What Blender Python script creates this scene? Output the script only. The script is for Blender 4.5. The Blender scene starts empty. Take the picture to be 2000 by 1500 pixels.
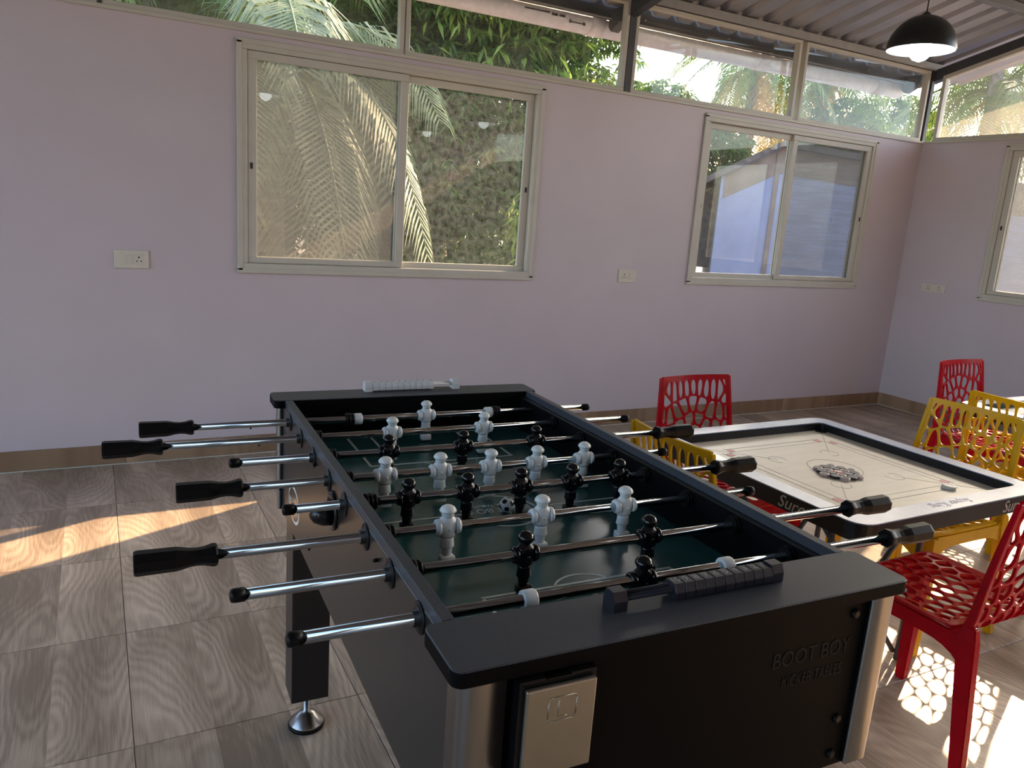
import bpy, bmesh, math, random
from mathutils import Vector, Matrix
from mathutils.geometry import delaunay_2d_cdt
random.seed(7)
SC = bpy.context.scene
COL = SC.collection
PI = math.pi
R = math.radians

# ------------------------------------------------------------------ camera
F_PX = 1508.23; YAW, PITCH, ROLL, CAM_H = -0.5007, -0.2160, 0.0708, 1.3587
cyw, syw = math.cos(YAW), math.sin(YAW)
fw = Vector((-syw*math.cos(PITCH), cyw*math.cos(PITCH), math.sin(PITCH)))
rt = Vector((cyw, syw, 0)); up = rt.cross(fw)
r2 = math.cos(ROLL)*rt + math.sin(ROLL)*up; u2 = -math.sin(ROLL)*rt + math.cos(ROLL)*up
cam = bpy.data.cameras.new('camera'); cam.sensor_width = 36; cam.sensor_fit = 'HORIZONTAL'
cam.lens = F_PX*36/2000; cam.clip_start = 0.02; cam.clip_end = 500
camo = bpy.data.objects.new('camera', cam); COL.objects.link(camo)
m = Matrix.Identity(4)
for i in range(3):
    m[i][0] = r2[i]; m[i][1] = u2[i]; m[i][2] = -fw[i]
m[2][3] = CAM_H
camo.matrix_world = m
SC.camera = camo

# ------------------------------------------------------------------ sky, sun, exposure
SUN_D = Vector((-0.9085, -0.418, -0.604)).normalized()
W = bpy.data.worlds.new('sky'); SC.world = W; W.use_nodes = True
nt = W.node_tree; nt.nodes.clear()
sky = nt.nodes.new('ShaderNodeTexSky'); sky.sky_type = 'NISHITA'; sky.sun_disc = False
sky.sun_elevation = R(31.1); sky.sun_rotation = math.atan2(0.9085, 0.418)
sky.air_density = 1.0; sky.dust_density = 3.0; sky.ozone_density = 1.0
bg = nt.nodes.new('ShaderNodeBackground'); bg.inputs['Strength'].default_value = 0.95
wo = nt.nodes.new('ShaderNodeOutputWorld')
nt.links.new(sky.outputs[0], bg.inputs[0]); nt.links.new(bg.outputs[0], wo.inputs[0])
sl = bpy.data.lights.new('sun', 'SUN'); sl.energy = 21.0; sl.color = (1.0, 0.66, 0.39); sl.angle = R(0.53)
so = bpy.data.objects.new('sun', sl); COL.objects.link(so)
so.rotation_euler = SUN_D.to_track_quat('-Z', 'Y').to_euler(); so.location = (14, 8, 10)
SC.view_settings.view_transform = 'Standard'; SC.view_settings.look = 'None'
SC.view_settings.gamma = 1.0; SC.view_settings.use_curve_mapping = False
SC.view_settings.exposure = 0.08

# ------------------------------------------------------------------ materials
def newmat(name):
    mt = bpy.data.materials.new(name); mt.use_nodes = True
    n = mt.node_tree; n.nodes.clear()
    out = n.nodes.new('ShaderNodeOutputMaterial')
    return mt, n, out
def N(n, t, **kw):
    x = n.nodes.new(t)
    for k, v in kw.items():
        if k in x.inputs: x.inputs[k].default_value = v
        else: setattr(x, k, v)
    return x
def math_n(n, op, a, b=None):
    x = n.nodes.new('ShaderNodeMath'); x.operation = op
    for i, v in enumerate((a, b)):
        if v is None: continue
        if hasattr(v, 'links'): n.links.new(v, x.inputs[i])
        else: x.inputs[i].default_value = v
    return x.outputs[0]
def mat(name, col, rough=0.5, metal=0.0, var=0.08, scale=30, bump=0.0, spec=0.5, trans=0.0, coat=0.0, stretch=None):
    mt, n, out = newmat(name)
    b = N(n, 'ShaderNodeBsdfPrincipled')
    b.inputs['Roughness'].default_value = rough; b.inputs['Metallic'].default_value = metal
    b.inputs['Specular IOR Level'].default_value = spec
    if coat: b.inputs['Coat Weight'].default_value = coat; b.inputs['Coat Roughness'].default_value = 0.08
    tc = N(n, 'ShaderNodeTexCoord'); mp = N(n, 'ShaderNodeMapping')
    if stretch: mp.inputs['Scale'].default_value = stretch
    n.links.new(tc.outputs['Object'], mp.inputs['Vector'])
    nz = N(n, 'ShaderNodeTexNoise', Scale=scale, Detail=3.0)
    n.links.new(mp.outputs[0], nz.inputs['Vector'])
    rp = N(n, 'ShaderNodeValToRGB')
    rp.color_ramp.elements[0].position = 0.3; rp.color_ramp.elements[1].position = 0.7
    rp.color_ramp.elements[0].color = tuple(c*(1-var) for c in col)+(1,)
    rp.color_ramp.elements[1].color = tuple(min(1, c*(1+var)) for c in col)+(1,)
    n.links.new(nz.outputs['Fac'], rp.inputs['Fac']); n.links.new(rp.outputs[0], b.inputs['Base Color'])
    if bump:
        bp = N(n, 'ShaderNodeBump', Strength=bump, Distance=0.002)
        n.links.new(nz.outputs['Fac'], bp.inputs['Height']); n.links.new(bp.outputs[0], b.inputs['Normal'])
    sh = b.outputs[0]
    if trans:
        tr = N(n, 'ShaderNodeBsdfTranslucent'); mx = N(n, 'ShaderNodeMixShader', Fac=trans)
        n.links.new(rp.outputs[0], tr.inputs['Color'])
        n.links.new(b.outputs[0], mx.inputs[1]); n.links.new(tr.outputs[0], mx.inputs[2]); sh = mx.outputs[0]
    n.links.new(sh, out.inputs['Surface'])
    return mt
def leafmat(name, c1, c2, trans=0.45, rough=0.45):
    mt, n, out = newmat(name)
    tc = N(n, 'ShaderNodeTexCoord'); nz = N(n, 'ShaderNodeTexNoise', Scale=9.0, Detail=2.0)
    n.links.new(tc.outputs['Object'], nz.inputs['Vector'])
    rp = N(n, 'ShaderNodeValToRGB')
    rp.color_ramp.elements[0].position = 0.35; rp.color_ramp.elements[1].position = 0.68
    rp.color_ramp.elements[0].color = c1+(1,); rp.color_ramp.elements[1].color = c2+(1,)
    n.links.new(nz.outputs['Fac'], rp.inputs['Fac'])
    b = N(n, 'ShaderNodeBsdfPrincipled', Roughness=rough)
    tr = N(n, 'ShaderNodeBsdfTranslucent'); mx = N(n, 'ShaderNodeMixShader', Fac=trans)
    n.links.new(rp.outputs[0], b.inputs['Base Color']); n.links.new(rp.outputs[0], tr.inputs['Color'])
    n.links.new(b.outputs[0], mx.inputs[1]); n.links.new(tr.outputs[0], mx.inputs[2])
    n.links.new(mx.outputs[0], out.inputs['Surface'])
    return mt
def glassmat(name, lo, hi, dustcol, scale=6.0, stretch=(1, 1, 1), tint=(0.97, 0.98, 0.97)):
    """clear pane with a film of dust: dust amount between lo and hi"""
    mt, n, out = newmat(name)
    tc = N(n, 'ShaderNodeTexCoord'); mp = N(n, 'ShaderNodeMapping'); mp.inputs['Scale'].default_value = stretch
    n.links.new(tc.outputs['Object'], mp.inputs['Vector'])
    nz = N(n, 'ShaderNodeTexNoise', Scale=scale, Detail=6.0, Roughness=0.65)
    n.links.new(mp.outputs[0], nz.inputs['Vector'])
    mr = N(n, 'ShaderNodeMapRange'); mr.inputs['From Min'].default_value = 0.35; mr.inputs['From Max'].default_value = 0.7
    mr.inputs['To Min'].default_value = lo; mr.inputs['To Max'].default_value = hi
    n.links.new(nz.outputs['Fac'], mr.inputs['Value'])
    tr = N(n, 'ShaderNodeBsdfTransparent'); tr.inputs['Color'].default_value = tint+(1,)
    gl = N(n, 'ShaderNodeBsdfGlossy', Roughness=0.0)
    lw = N(n, 'ShaderNodeLayerWeight', Blend=0.5)          # Schlick reflectance, the same from both sides of the pane
    fr = math_n(n, 'ADD', math_n(n, 'MULTIPLY', math_n(n, 'POWER', lw.outputs['Facing'], 5.0), 0.92), 0.04)
    m1 = N(n, 'ShaderNodeMixShader'); n.links.new(fr, m1.inputs['Fac'])
    n.links.new(tr.outputs[0], m1.inputs[1]); n.links.new(gl.outputs[0], m1.inputs[2])
    df = N(n, 'ShaderNodeBsdfDiffuse'); df.inputs['Color'].default_value = dustcol+(1,)
    tl = N(n, 'ShaderNodeBsdfTranslucent'); tl.inputs['Color'].default_value = dustcol+(1,)
    m2 = N(n, 'ShaderNodeMixShader', Fac=0.6); n.links.new(df.outputs[0], m2.inputs[1]); n.links.new(tl.outputs[0], m2.inputs[2])
    m3 = N(n, 'ShaderNodeMixShader'); n.links.new(mr.outputs[0], m3.inputs['Fac'])
    n.links.new(m1.outputs[0], m3.inputs[1]); n.links.new(m2.outputs[0], m3.inputs[2])
    n.links.new(m3.outputs[0], out.inputs['Surface'])
    return mt
def screenmat(name, cover, col):
    mt, n, out = newmat(name)
    tc = N(n, 'ShaderNodeTexCoord')
    wx = N(n, 'ShaderNodeTexNoise', Scale=14.0, Detail=4.0); mp = N(n, 'ShaderNodeMapping'); mp.inputs['Scale'].default_value = (0.25, 1, 4.0)
    n.links.new(tc.outputs['Object'], mp.inputs['Vector']); n.links.new(mp.outputs[0], wx.inputs['Vector'])
    mr = N(n, 'ShaderNodeMapRange'); mr.inputs['From Min'].default_value = 0.3; mr.inputs['From Max'].default_value = 0.7
    mr.inputs['To Min'].default_value = cover*0.85; mr.inputs['To Max'].default_value = cover*1.15
    n.links.new(wx.outputs['Fac'], mr.inputs['Value'])
    tr = N(n, 'ShaderNodeBsdfTransparent')
    df = N(n, 'ShaderNodeBsdfDiffuse'); df.inputs['Color'].default_value = col+(1,)
    tl = N(n, 'ShaderNodeBsdfTranslucent'); tl.inputs['Color'].default_value = col+(1,)
    m2 = N(n, 'ShaderNodeMixShader', Fac=0.5); n.links.new(df.outputs[0], m2.inputs[1]); n.links.new(tl.outputs[0], m2.inputs[2])
    m3 = N(n, 'ShaderNodeMixShader'); n.links.new(mr.outputs[0], m3.inputs['Fac'])
    n.links.new(tr.outputs[0], m3.inputs[1]); n.links.new(m2.outputs[0], m3.inputs[2])
    n.links.new(m3.outputs[0], out.inputs['Surface'])
    return mt
def woodtile(name, dark, light, variants=3, plank=0.19, rough=0.33):
    mt, n, out = newmat(name); L = n.links.new
    tc = N(n, 'ShaderNodeTexCoord'); sp = N(n, 'ShaderNodeSeparateXYZ'); L(tc.outputs['Object'], sp.inputs[0])
    oi = N(n, 'ShaderNodeObjectInfo')
    var = math_n(n, 'FLOOR', math_n(n, 'MULTIPLY', oi.outputs['Random'], float(variants)))
    pid = math_n(n, 'FLOOR', math_n(n, 'DIVIDE', math_n(n, 'ADD', sp.outputs['X'], 10*plank+plank*1.5), plank))
    off = math_n(n, 'ADD', math_n(n, 'MULTIPLY', var, 3.7), math_n(n, 'MULTIPLY', pid, 1.37))
    cb = N(n, 'ShaderNodeCombineXYZ')
    L(math_n(n, 'MULTIPLY', sp.outputs['X'], 5.2), cb.inputs[0]); L(math_n(n, 'MULTIPLY', sp.outputs['Y'], 1.55), cb.inputs[1]); L(off, cb.inputs[2])
    big = N(n, 'ShaderNodeTexNoise', Scale=1.0, Detail=0.6, Roughness=0.4); L(cb.outputs[0], big.inputs['Vector'])
    cw = N(n, 'ShaderNodeCombineXYZ')
    L(math_n(n, 'MULTIPLY', sp.outputs['X'], 30.0), cw.inputs[0]); L(math_n(n, 'MULTIPLY', sp.outputs['Y'], 9.0), cw.inputs[1]); L(off, cw.inputs[2])
    wob = N(n, 'ShaderNodeTexNoise', Scale=1.0, Detail=2.0); L(cw.outputs[0], wob.inputs['Vector'])
    ph0 = math_n(n, 'ADD', math_n(n, 'MULTIPLY', big.outputs['Fac'], 135.0), math_n(n, 'MULTIPLY', wob.outputs['Fac'], 5.0))
    rings = math_n(n, 'SINE', ph0)
    # fine fibre
    cf = N(n, 'ShaderNodeCombineXYZ')
    L(math_n(n, 'MULTIPLY', sp.outputs['X'], 260.0), cf.inputs[0]); L(math_n(n, 'MULTIPLY', sp.outputs['Y'], 9.0), cf.inputs[1]); L(off, cf.inputs[2])
    fine = N(n, 'ShaderNodeTexNoise', Scale=1.0, Detail=2.0); L(cf.outputs[0], fine.inputs['Vector'])
    cl = N(n, 'ShaderNodeCombineXYZ')
    L(math_n(n, 'MULTIPLY', sp.outputs['X'], 6.0), cl.inputs[0]); L(math_n(n, 'MULTIPLY', sp.outputs['Y'], 1.5), cl.inputs[1]); L(off, cl.inputs[2])
    cloud = N(n, 'ShaderNodeTexNoise', Scale=1.0, Detail=2.0); L(cl.outputs[0], cloud.inputs['Vector'])
    a = math_n(n, 'MULTIPLY', math_n(n, 'ADD', math_n(n, 'MULTIPLY', rings, 0.5), 0.5), math_n(n, 'MULTIPLY', math_n(n, 'MAXIMUM', math_n(n, 'SUBTRACT', cloud.outputs['Fac'], 0.30), 0.12), 0.72))
    bsum = math_n(n, 'ADD', a, math_n(n, 'MULTIPLY', fine.outputs['Fac'], 0.55))
    csum = math_n(n, 'ADD', bsum, math_n(n, 'MULTIPLY', math_n(n, 'SUBTRACT', cloud.outputs['Fac'], 0.5), 0.9))
    ph = math_n(n, 'MULTIPLY', math_n(n, 'SUBTRACT', math_n(n, 'FRACT', math_n(n, 'MULTIPLY', pid, 0.377)), 0.5), 0.22)
    tot = math_n(n, 'ADD', csum, ph)
    rp = N(n, 'ShaderNodeValToRGB'); rp.color_ramp.elements[0].position = 0.12; rp.color_ramp.elements[1].position = 0.85
    rp.color_ramp.elements[0].color = dark+(1,); rp.color_ramp.elements[1].color = light+(1,)
    L(tot, rp.inputs['Fac'])
    b = N(n, 'ShaderNodeBsdfPrincipled', Roughness=rough); L(rp.outputs[0], b.inputs['Base Color']); b.inputs['Specular IOR Level'].default_value = 0.32
    bp = N(n, 'ShaderNodeBump', Strength=0.06, Distance=0.001); L(fine.outputs['Fac'], bp.inputs['Height']); L(bp.outputs[0], b.inputs['Normal'])
    L(b.outputs[0], out.inputs['Surface'])
    return mt
def emis(name, col, s):
    mt, n, out = newmat(name); e = N(n, 'ShaderNodeEmission', Strength=s); e.inputs[0].default_value = col+(1,)
    n.links.new(e.outputs[0], out.inputs['Surface']); return mt

M = {}
M['wall'] = mat('lilac_wall_paint', (0.60, 0.54, 0.585), 0.38, var=0.025, scale=2.5, spec=0.45)
M['wall_out'] = mat('outer_wall_paint', (0.55, 0.55, 0.6), 0.8)
M['floor'] = woodtile('wood_look_tile', (0.275, 0.212, 0.157), (0.72, 0.60, 0.47))
M['grout'] = mat('grout', (0.22, 0.19, 0.16), 0.8)
M['grout_light'] = mat('light_grout', (0.55, 0.53, 0.48), 0.8)
M['skirt'] = woodtile('skirting_tile_wood', (0.24, 0.155, 0.095), (0.50, 0.35, 0.23), plank=5.0)
M['frame'] = mat('cream_aluminium', (0.56, 0.545, 0.48), 0.38, var=0.04, scale=8)
M['gasket'] = mat('black_gasket', (0.02, 0.02, 0.02), 0.6)
M['steel'] = mat('grey_painted_steel', (0.16, 0.165, 0.175), 0.45, var=0.15, scale=6)
M['steel_dark'] = mat('dark_steel', (0.055, 0.058, 0.066), 0.5, var=0.15, scale=6)
M['purlin'] = mat('pale_grey_tube', (0.33, 0.335, 0.34), 0.45)
M['roof'] = mat('galvanised_sheet', (0.35, 0.36, 0.40), 0.42, metal=0.35, var=0.12, scale=4)
M['pvc'] = mat('white_pvc', (0.70, 0.68, 0.74), 0.45)
M['ink'] = mat('dark_print', (0.06, 0.055, 0.08), 0.6)
M['outlet'] = mat('ivory_plastic', (0.66, 0.63, 0.55), 0.35, var=0.02)
M['black_hole'] = mat('black_recess', (0.01, 0.01, 0.01), 0.7)
M['lam'] = mat('black_laminate', (0.016, 0.0150, 0.0145), 0.30, var=0.15, scale=400, spec=0.5)
M['lam_top'] = mat('speckled_charcoal_laminate', (0.042, 0.048, 0.061), 0.45, var=0.4, scale=700, spec=0.35)
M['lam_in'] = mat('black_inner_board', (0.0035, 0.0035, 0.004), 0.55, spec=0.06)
M['field'] = mat('dark_green_playfield', (0.022, 0.085, 0.088), 0.22, var=0.15, scale=5, spec=0.6)
M['line'] = mat('pale_line_print', (0.46, 0.55, 0.55), 0.35)
M['chrome'] = mat('chrome', (0.36, 0.38, 0.39), 0.07, metal=1.0, var=0.03)
M['brushed'] = mat('brushed_aluminium', (0.30, 0.30, 0.295), 0.28, metal=1.0, var=0.06, scale=60, stretch=(1, 1, 0.05))
M['tray_metal'] = mat('satin_nickel_plate', (0.36, 0.345, 0.29), 0.30, metal=0.85, var=0.04)
M['rubber'] = mat('black_rubber_grip', (0.006, 0.006, 0.0065), 0.36, var=0.2, scale=200, spec=0.16)
M['blackpl'] = mat('gloss_black_plastic', (0.006, 0.006, 0.007), 0.14, spec=0.35)
M['whitepl'] = mat('white_plastic', (0.68, 0.73, 0.73), 0.28, var=0.03)
M['greypl'] = mat('pale_grey_plastic', (0.60, 0.63, 0.65), 0.4, var=0.05)
M['navypl'] = mat('dark_navy_plastic', (0.014, 0.0155, 0.024), 0.36, var=0.12, spec=0.35)
M['digit'] = mat('grey_digit_print', (0.22, 0.23, 0.26), 0.5)
M['faint'] = mat('faint_grey_print', (0.022, 0.0215, 0.0215), 0.55, spec=0.06)
M['sticker_rim'] = mat('white_sticker_rim', (0.8, 0.78, 0.74), 0.4)
M['ball_black'] = M['blackpl']
M['red'] = mat('red_plastic', (0.52, 0.004, 0.014), 0.22, var=0.05, trans=0.22, spec=0.22)
M['yellow'] = mat('yellow_plastic', (0.70, 0.43, 0.006), 0.24, var=0.05, trans=0.22, spec=0.22)
M['cframe'] = mat('pale_frame_top_blue_sheen', (0.44, 0.50, 0.65), 0.22, var=0.05, scale=25, spec=0.6)  # pale laminate, the bluish tint of its highlights put into the colour
M['cside'] = mat('black_lacquered_wood', (0.009, 0.0075, 0.0075), 0.35, spec=0.3)
M['cply'] = mat('pale_polished_ply', (0.68, 0.62, 0.50), 0.35, var=0.05, scale=6, stretch=(1, 6, 1))
M['cline'] = mat('grey_line_print', (0.30, 0.26, 0.24), 0.5)
M['cred'] = mat('red_spot_print', (0.62, 0.28, 0.27), 0.5)
M['coin_b'] = mat('black_coin', (0.03, 0.03, 0.035), 0.35, var=0.4, scale=300)
M['coin_w'] = mat('pale_wood_coin', (0.62, 0.50, 0.46), 0.35, var=0.3, scale=250)
M['coin_r'] = mat('red_coin', (0.55, 0.06, 0.06), 0.35)
M['ivory'] = mat('ivory_striker', (0.72, 0.70, 0.62), 0.3)
M['logo'] = mat('silver_logo_print', (0.42, 0.41, 0.40), 0.4)
M['pen'] = mat('blue_pen', (0.30, 0.30, 0.44), 0.5)
M['lamp_black'] = mat('black_lamp_enamel', (0.010, 0.013, 0.014), 0.35)
M['lamp_white'] = mat('white_lamp_lining', (0.85, 0.88, 0.88), 0.5)
M['bulb'] = emis('glowing_bulb', (0.90, 0.97, 1.0), 6.0)
M['glass'] = glassmat('dusty_glass', 0.01, 0.06, (0.60, 0.60, 0.56))
M['glass_w1'] = glassmat('dusty_glass_streaked', 0.01, 0.09, (0.48, 0.54, 0.56), scale=30)
M['glass_tan'] = glassmat('dusty_glass_tan', 0.015, 0.045, (0.46, 0.50, 0.52), scale=4)
M['glass_haze'] = glassmat('hazy_blue_glass', 0.06, 0.15, (0.58, 0.68, 0.80), scale=3)
M['glass_white'] = glassmat('hazy_white_glass', 0.05, 0.13, (0.72, 0.70, 0.68), scale=3)
M['screen'] = screenmat('insect_screen_mesh', 0.42, (0.145, 0.155, 0.160))
M['bark'] = mat('grey_brown_bark', (0.20, 0.17, 0.135), 0.9, var=0.4, scale=14, bump=0.5)
M['frond'] = leafmat('palm_green', (0.08, 0.17, 0.03), (0.24, 0.32, 0.06))
M['frond_pale'] = leafmat('pale_palm_green', (0.20, 0.27, 0.16), (0.36, 0.42, 0.25))
M['frond_dry'] = leafmat('dry_orange_frond', (0.55, 0.28, 0.06), (0.72, 0.46, 0.10))
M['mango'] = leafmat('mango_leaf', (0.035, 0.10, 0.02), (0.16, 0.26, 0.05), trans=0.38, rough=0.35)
M['mango_lit'] = leafmat('sunlit_mango_leaf', (0.20, 0.36, 0.05), (0.42, 0.52, 0.12), trans=0.5, rough=0.35)  # brighter copy of the mango leaf, sunlight put into its colour
M['bush'] = leafmat('shrub_leaf', (0.05, 0.12, 0.03), (0.18, 0.26, 0.06))
M['ground'] = mat('dry_earth', (0.20, 0.155, 0.11), 0.95, var=0.3, scale=3)
M['house'] = mat('pale_blue_render', (0.28, 0.32, 0.47), 0.85, var=0.08, scale=3)
M['house_top'] = mat('weathered_render', (0.24, 0.19, 0.16), 0.9, var=0.2, scale=5)
M['tilesroof'] = mat('weathered_roof_tile', (0.13, 0.11, 0.10), 0.85, var=0.4, scale=12)
M['maroon'] = mat('maroon_paint', (0.30, 0.05, 0.06), 0.6)

# ------------------------------------------------------------------ mesh helpers
def add_box(bm, x0, x1, y0, y1, z0, z1, bev=0.0, seg=2, mi=0, mx=None):
    vs = [bm.verts.new((x, y, z)) for z in (z0, z1) for y in (y0, y1) for x in (x0, x1)]
    fs = []
    for idx in ((0, 2, 3, 1), (4, 5, 7, 6), (0, 1, 5, 4), (2, 6, 7, 3), (0, 4, 6, 2), (1, 3, 7, 5)):
        f = bm.faces.new([vs[i] for i in idx]); f.material_index = mi; fs.append(f)
    if bev:
        es = list({e for f in fs for e in f.edges})
        r = bmesh.ops.bevel(bm, geom=es, offset=bev, segments=seg, affect='EDGES', profile=0.5)
        vs = list({v for f in r['faces'] for v in f.verts} | {v for v in vs if v.is_valid})
    if mx is not None:
        bmesh.ops.transform(bm, matrix=mx, verts=[v for v in vs if v.is_valid])
    return vs
def frame_axes(d):
    d = Vector(d).normalized(); a = Vector((0, 0, 1)) if abs(d.z) < 0.9 else Vector((1, 0, 0))
    u = d.cross(a).normalized(); return d, u, d.cross(u).normalized()
def add_loft(bm, rings, cap=True, smooth=True, mi=0):
    """rings: list of lists of points (same count)"""
    R_ = [[bm.verts.new(p) for p in r] for r in rings]; k = len(R_[0])
    for a, b in zip(R_, R_[1:]):
        for i in range(k):
            f = bm.faces.new((a[i], a[(i+1) % k], b[(i+1) % k], b[i])); f.smooth = smooth; f.material_index = mi
    if cap:
        f = bm.faces.new(list(reversed(R_[0]))); f.material_index = mi
        f = bm.faces.new(R_[-1]); f.material_index = mi
    return R_
def add_rev(bm, p0, d, prof, seg=16, cap=True, smooth=True, mi=0, sx=1.0, rot=0.0):
    """revolve profile [(dist along d, radius)]"""
    d, u, v = frame_axes(d); p0 = Vector(p0)
    rings = []
    for t, r in prof:
        rings.append([p0+d*t+(u*math.cos(rot+2*PI*i/seg)*sx+v*math.sin(rot+2*PI*i/seg))*max(r, 1e-5) for i in range(seg)])
    return add_loft(bm, rings, cap, smooth, mi)
def add_tube(bm, p0, p1, r0, r1=None, seg=12, mi=0):
    p0, p1 = Vector(p0), Vector(p1)
    return add_rev(bm, p0, p1-p0, [(0, r0), ((p1-p0).length, r0 if r1 is None else r1)], seg, mi=mi)
def add_path(bm, pts, r, seg=8, mi=0):
    pts = [Vector(p) for p in pts]; rings = []
    for i, p in enumerate(pts):
        d = (pts[min(i+1, len(pts)-1)]-pts[max(i-1, 0)]); _, u, v = frame_axes(d)
        rr = r[i] if isinstance(r, (list, tuple)) else r
        rings.append([p+(u*math.cos(2*PI*k/seg)+v*math.sin(2*PI*k/seg))*rr for k in range(seg)])
    return add_loft(bm, rings, mi=mi)
def add_prism(bm, poly, h0, h1, axis='z', mi=0, smooth=False):
    def P(a, b, h): return {'z': (a, b, h), 'y': (a, h, b), 'x': (h, a, b)}[axis]
    lo = [bm.verts.new(P(a, b, h0)) for a, b in poly]; hi = [bm.verts.new(P(a, b, h1)) for a, b in poly]
    k = len(poly); fs = []
    for i in range(k):
        f = bm.faces.new((lo[i], lo[(i+1) % k], hi[(i+1) % k], hi[i])); f.smooth = smooth; fs.append(f)
    fs.append(bm.faces.new(list(reversed(lo)))); fs.append(bm.faces.new(hi))
    for f in fs: f.material_index = mi
    return fs
def add_ring(bm, outer, inner, z0, z1, mi_top=0, mi_side=0, mi_in=0):
    """prism ring between two loops with the same number of points"""
    k = len(outer)
    ob = [bm.verts.new((*p, z0)) for p in outer]; ot = [bm.verts.new((*p, z1)) for p in outer]
    ib = [bm.verts.new((*p, z0)) for p in inner]; it = [bm.verts.new((*p, z1)) for p in inner]
    for i in range(k):
        j = (i+1) % k
        for vs, mi in (((ot[i], ot[j], it[j], it[i]), mi_top), ((ob[j], ob[i], ib[i], ib[j]), mi_side),
                       ((ob[i], ob[j], ot[j], ot[i]), mi_side), ((ib[j], ib[i], it[i], it[j]), mi_in)):
            f = bm.faces.new(vs); f.material_index = mi
def rrect(x0, x1, y0, y1, r, n=5):
    pts = []
    for cx, cy, a in ((x1-r, y1-r, 0), (x0+r, y1-r, 90), (x0+r, y0+r, 180), (x1-r, y0+r, 270)):
        for i in range(n+1):
            t = R(a+90*i/n); pts.append((cx+r*math.cos(t), cy+r*math.sin(t)))
    return pts
def obj(name, bm, mats, parent=None, loc=None):
    bmesh.ops.recalc_face_normals(bm, faces=bm.faces[:]) if not getattr(bm, 'is_wrapped', False) else None
    me = bpy.data.meshes.new(name); bm.to_mesh(me); bm.free()
    for mm in (mats if isinstance(mats, (list, tuple)) else [mats]): me.materials.append(mm)
    o = bpy.data.objects.new(name, me); COL.objects.link(o)
    if parent: o.parent = parent
    if loc: o.location = loc
    return o
def mobj(name, me, parent=None, loc=None, rot=None):
    o = bpy.data.objects.new(name, me); COL.objects.link(o)
    if parent: o.parent = parent
    if loc: o.location = loc
    if rot: o.rotation_euler = rot
    return o
def tag(o, label, cat, group=None):
    o['label'] = label; o['category'] = cat
    if group: o['group'] = group
    return o
def thing(name, label, cat, loc=(0, 0, 0), rz=0.0, group=None):
    o = bpy.data.objects.new(name, None); COL.objects.link(o); o.empty_display_size = 0.1
    o.location = loc; o.rotation_euler = (0, 0, rz)
    return tag(o, label, cat, group)
def struct(o): o['kind'] = 'structure'; return o
def stuff(o): o['kind'] = 'stuff'; return o
def dup(root, loc, rz, label=None, group=None, remat=None):
    def one(o, par):
        c = o.copy(); COL.objects.link(c)
        if par: c.parent = par
        if remat and c.type == 'MESH' and c.data.name in remat: c.data = remat[c.data.name]
        for ch in o.children: one(ch, c)
        return c
    r = one(root, None); r.location = loc; r.rotation_euler = (0, 0, rz)
    if label: r['label'] = label
    if group: r['group'] = group
    return r
def text_mesh(body, size, extr=0.0004, shear=0.0, sx=1.0):
    cu = bpy.data.curves.new('lettering', 'FONT'); cu.body = body; cu.size = size; cu.extrude = extr; cu.shear = shear
    cu.align_x = 'CENTER'; cu.align_y = 'CENTER'; cu.resolution_u = 3
    o = bpy.data.objects.new('lettering', cu); COL.objects.link(o)
    dg = bpy.context.evaluated_depsgraph_get(); dg.update()
    me = bpy.data.meshes.new_from_object(o.evaluated_get(dg))
    bpy.data.objects.remove(o); bpy.data.curves.remove(cu)
    if sx != 1.0:
        for v in me.vertices: v.co.x *= sx
    return me
def lettering(name, body, size, mt, parent, mw, shear=0.0, sx=1.0):
    me = text_mesh(body, size, shear=shear, sx=sx); me.materials.clear(); me.materials.append(mt)
    o = mobj(name, me, parent); o.matrix_local = mw
    return o
def basis(o, ex, ey, ez):
    mm = Matrix.Identity(4)
    for i in range(3): mm[i][0] = ex[i]; mm[i][1] = ey[i]; mm[i][2] = ez[i]; mm[i][3] = o[i]
    return mm
BM = bmesh.new

# ================================================================== THE ROOM
XL, XR, YB, YN = -4.5, 5.833, 4.163, -3.6          # inner faces
TH = 0.06; ZT = 2.14; WB, WT = 0.985, 2.085
ROOF0, SLOPE, RIDGE = 2.735, 0.235, 0.30
def roofz(y): return ROOF0+SLOPE*((YB-y) if y > RIDGE else (YB-RIDGE)-(RIDGE-y)*(YB-RIDGE)/(RIDGE-YN))
def wall_panels(bm, a0, a1, holes, put):
    """wall from a0..a1 along its length with window holes [(s0,s1)] between WB and WT"""
    put(bm, a0, a1, 0, WB); put(bm, a0, a1, WT, ZT); s = a0
    for h0, h1 in holes:
        put(bm, s, h0, WB, WT); s = h1
    put(bm, s, a1, WB, WT)
bw = BM(); wall_panels(bw, XL-TH, XR+TH, [(-2.30, -0.60), (0.650, 2.345), (3.597, 5.293)],
                       lambda b, s0, s1, z0, z1: add_box(b, s0, s1, YB, YB+TH, z0, z1))
struct(obj('wall_back', bw, M['wall']))
bw = BM(); wall_panels(bw, YN, YB, [(-0.90, 0.80), (1.775, 3.470)],
                       lambda b, s0, s1, z0, z1: add_box(b, XR, XR+TH, s0, s1, z0, z1))
struct(obj('wall_right', bw, M['wall']))
bw = BM()                                           # left wall with three tall open doorways
for s0, s1 in ((YN, -3.1), (-1.3, -0.7), (1.1, 1.5), (3.3, YB)): add_box(bw, XL-TH, XL, s0, s1, 0, 2.085)
add_box(bw, XL-TH, XL, YN, YB, 2.085, ZT)
struct(obj('wall_left', bw, M['wall']))
bw = BM(); add_box(bw, XL-TH, XR+TH, YN-TH, YN, 0, 2.70); struct(obj('wall_near', bw, M['wall']))

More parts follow.
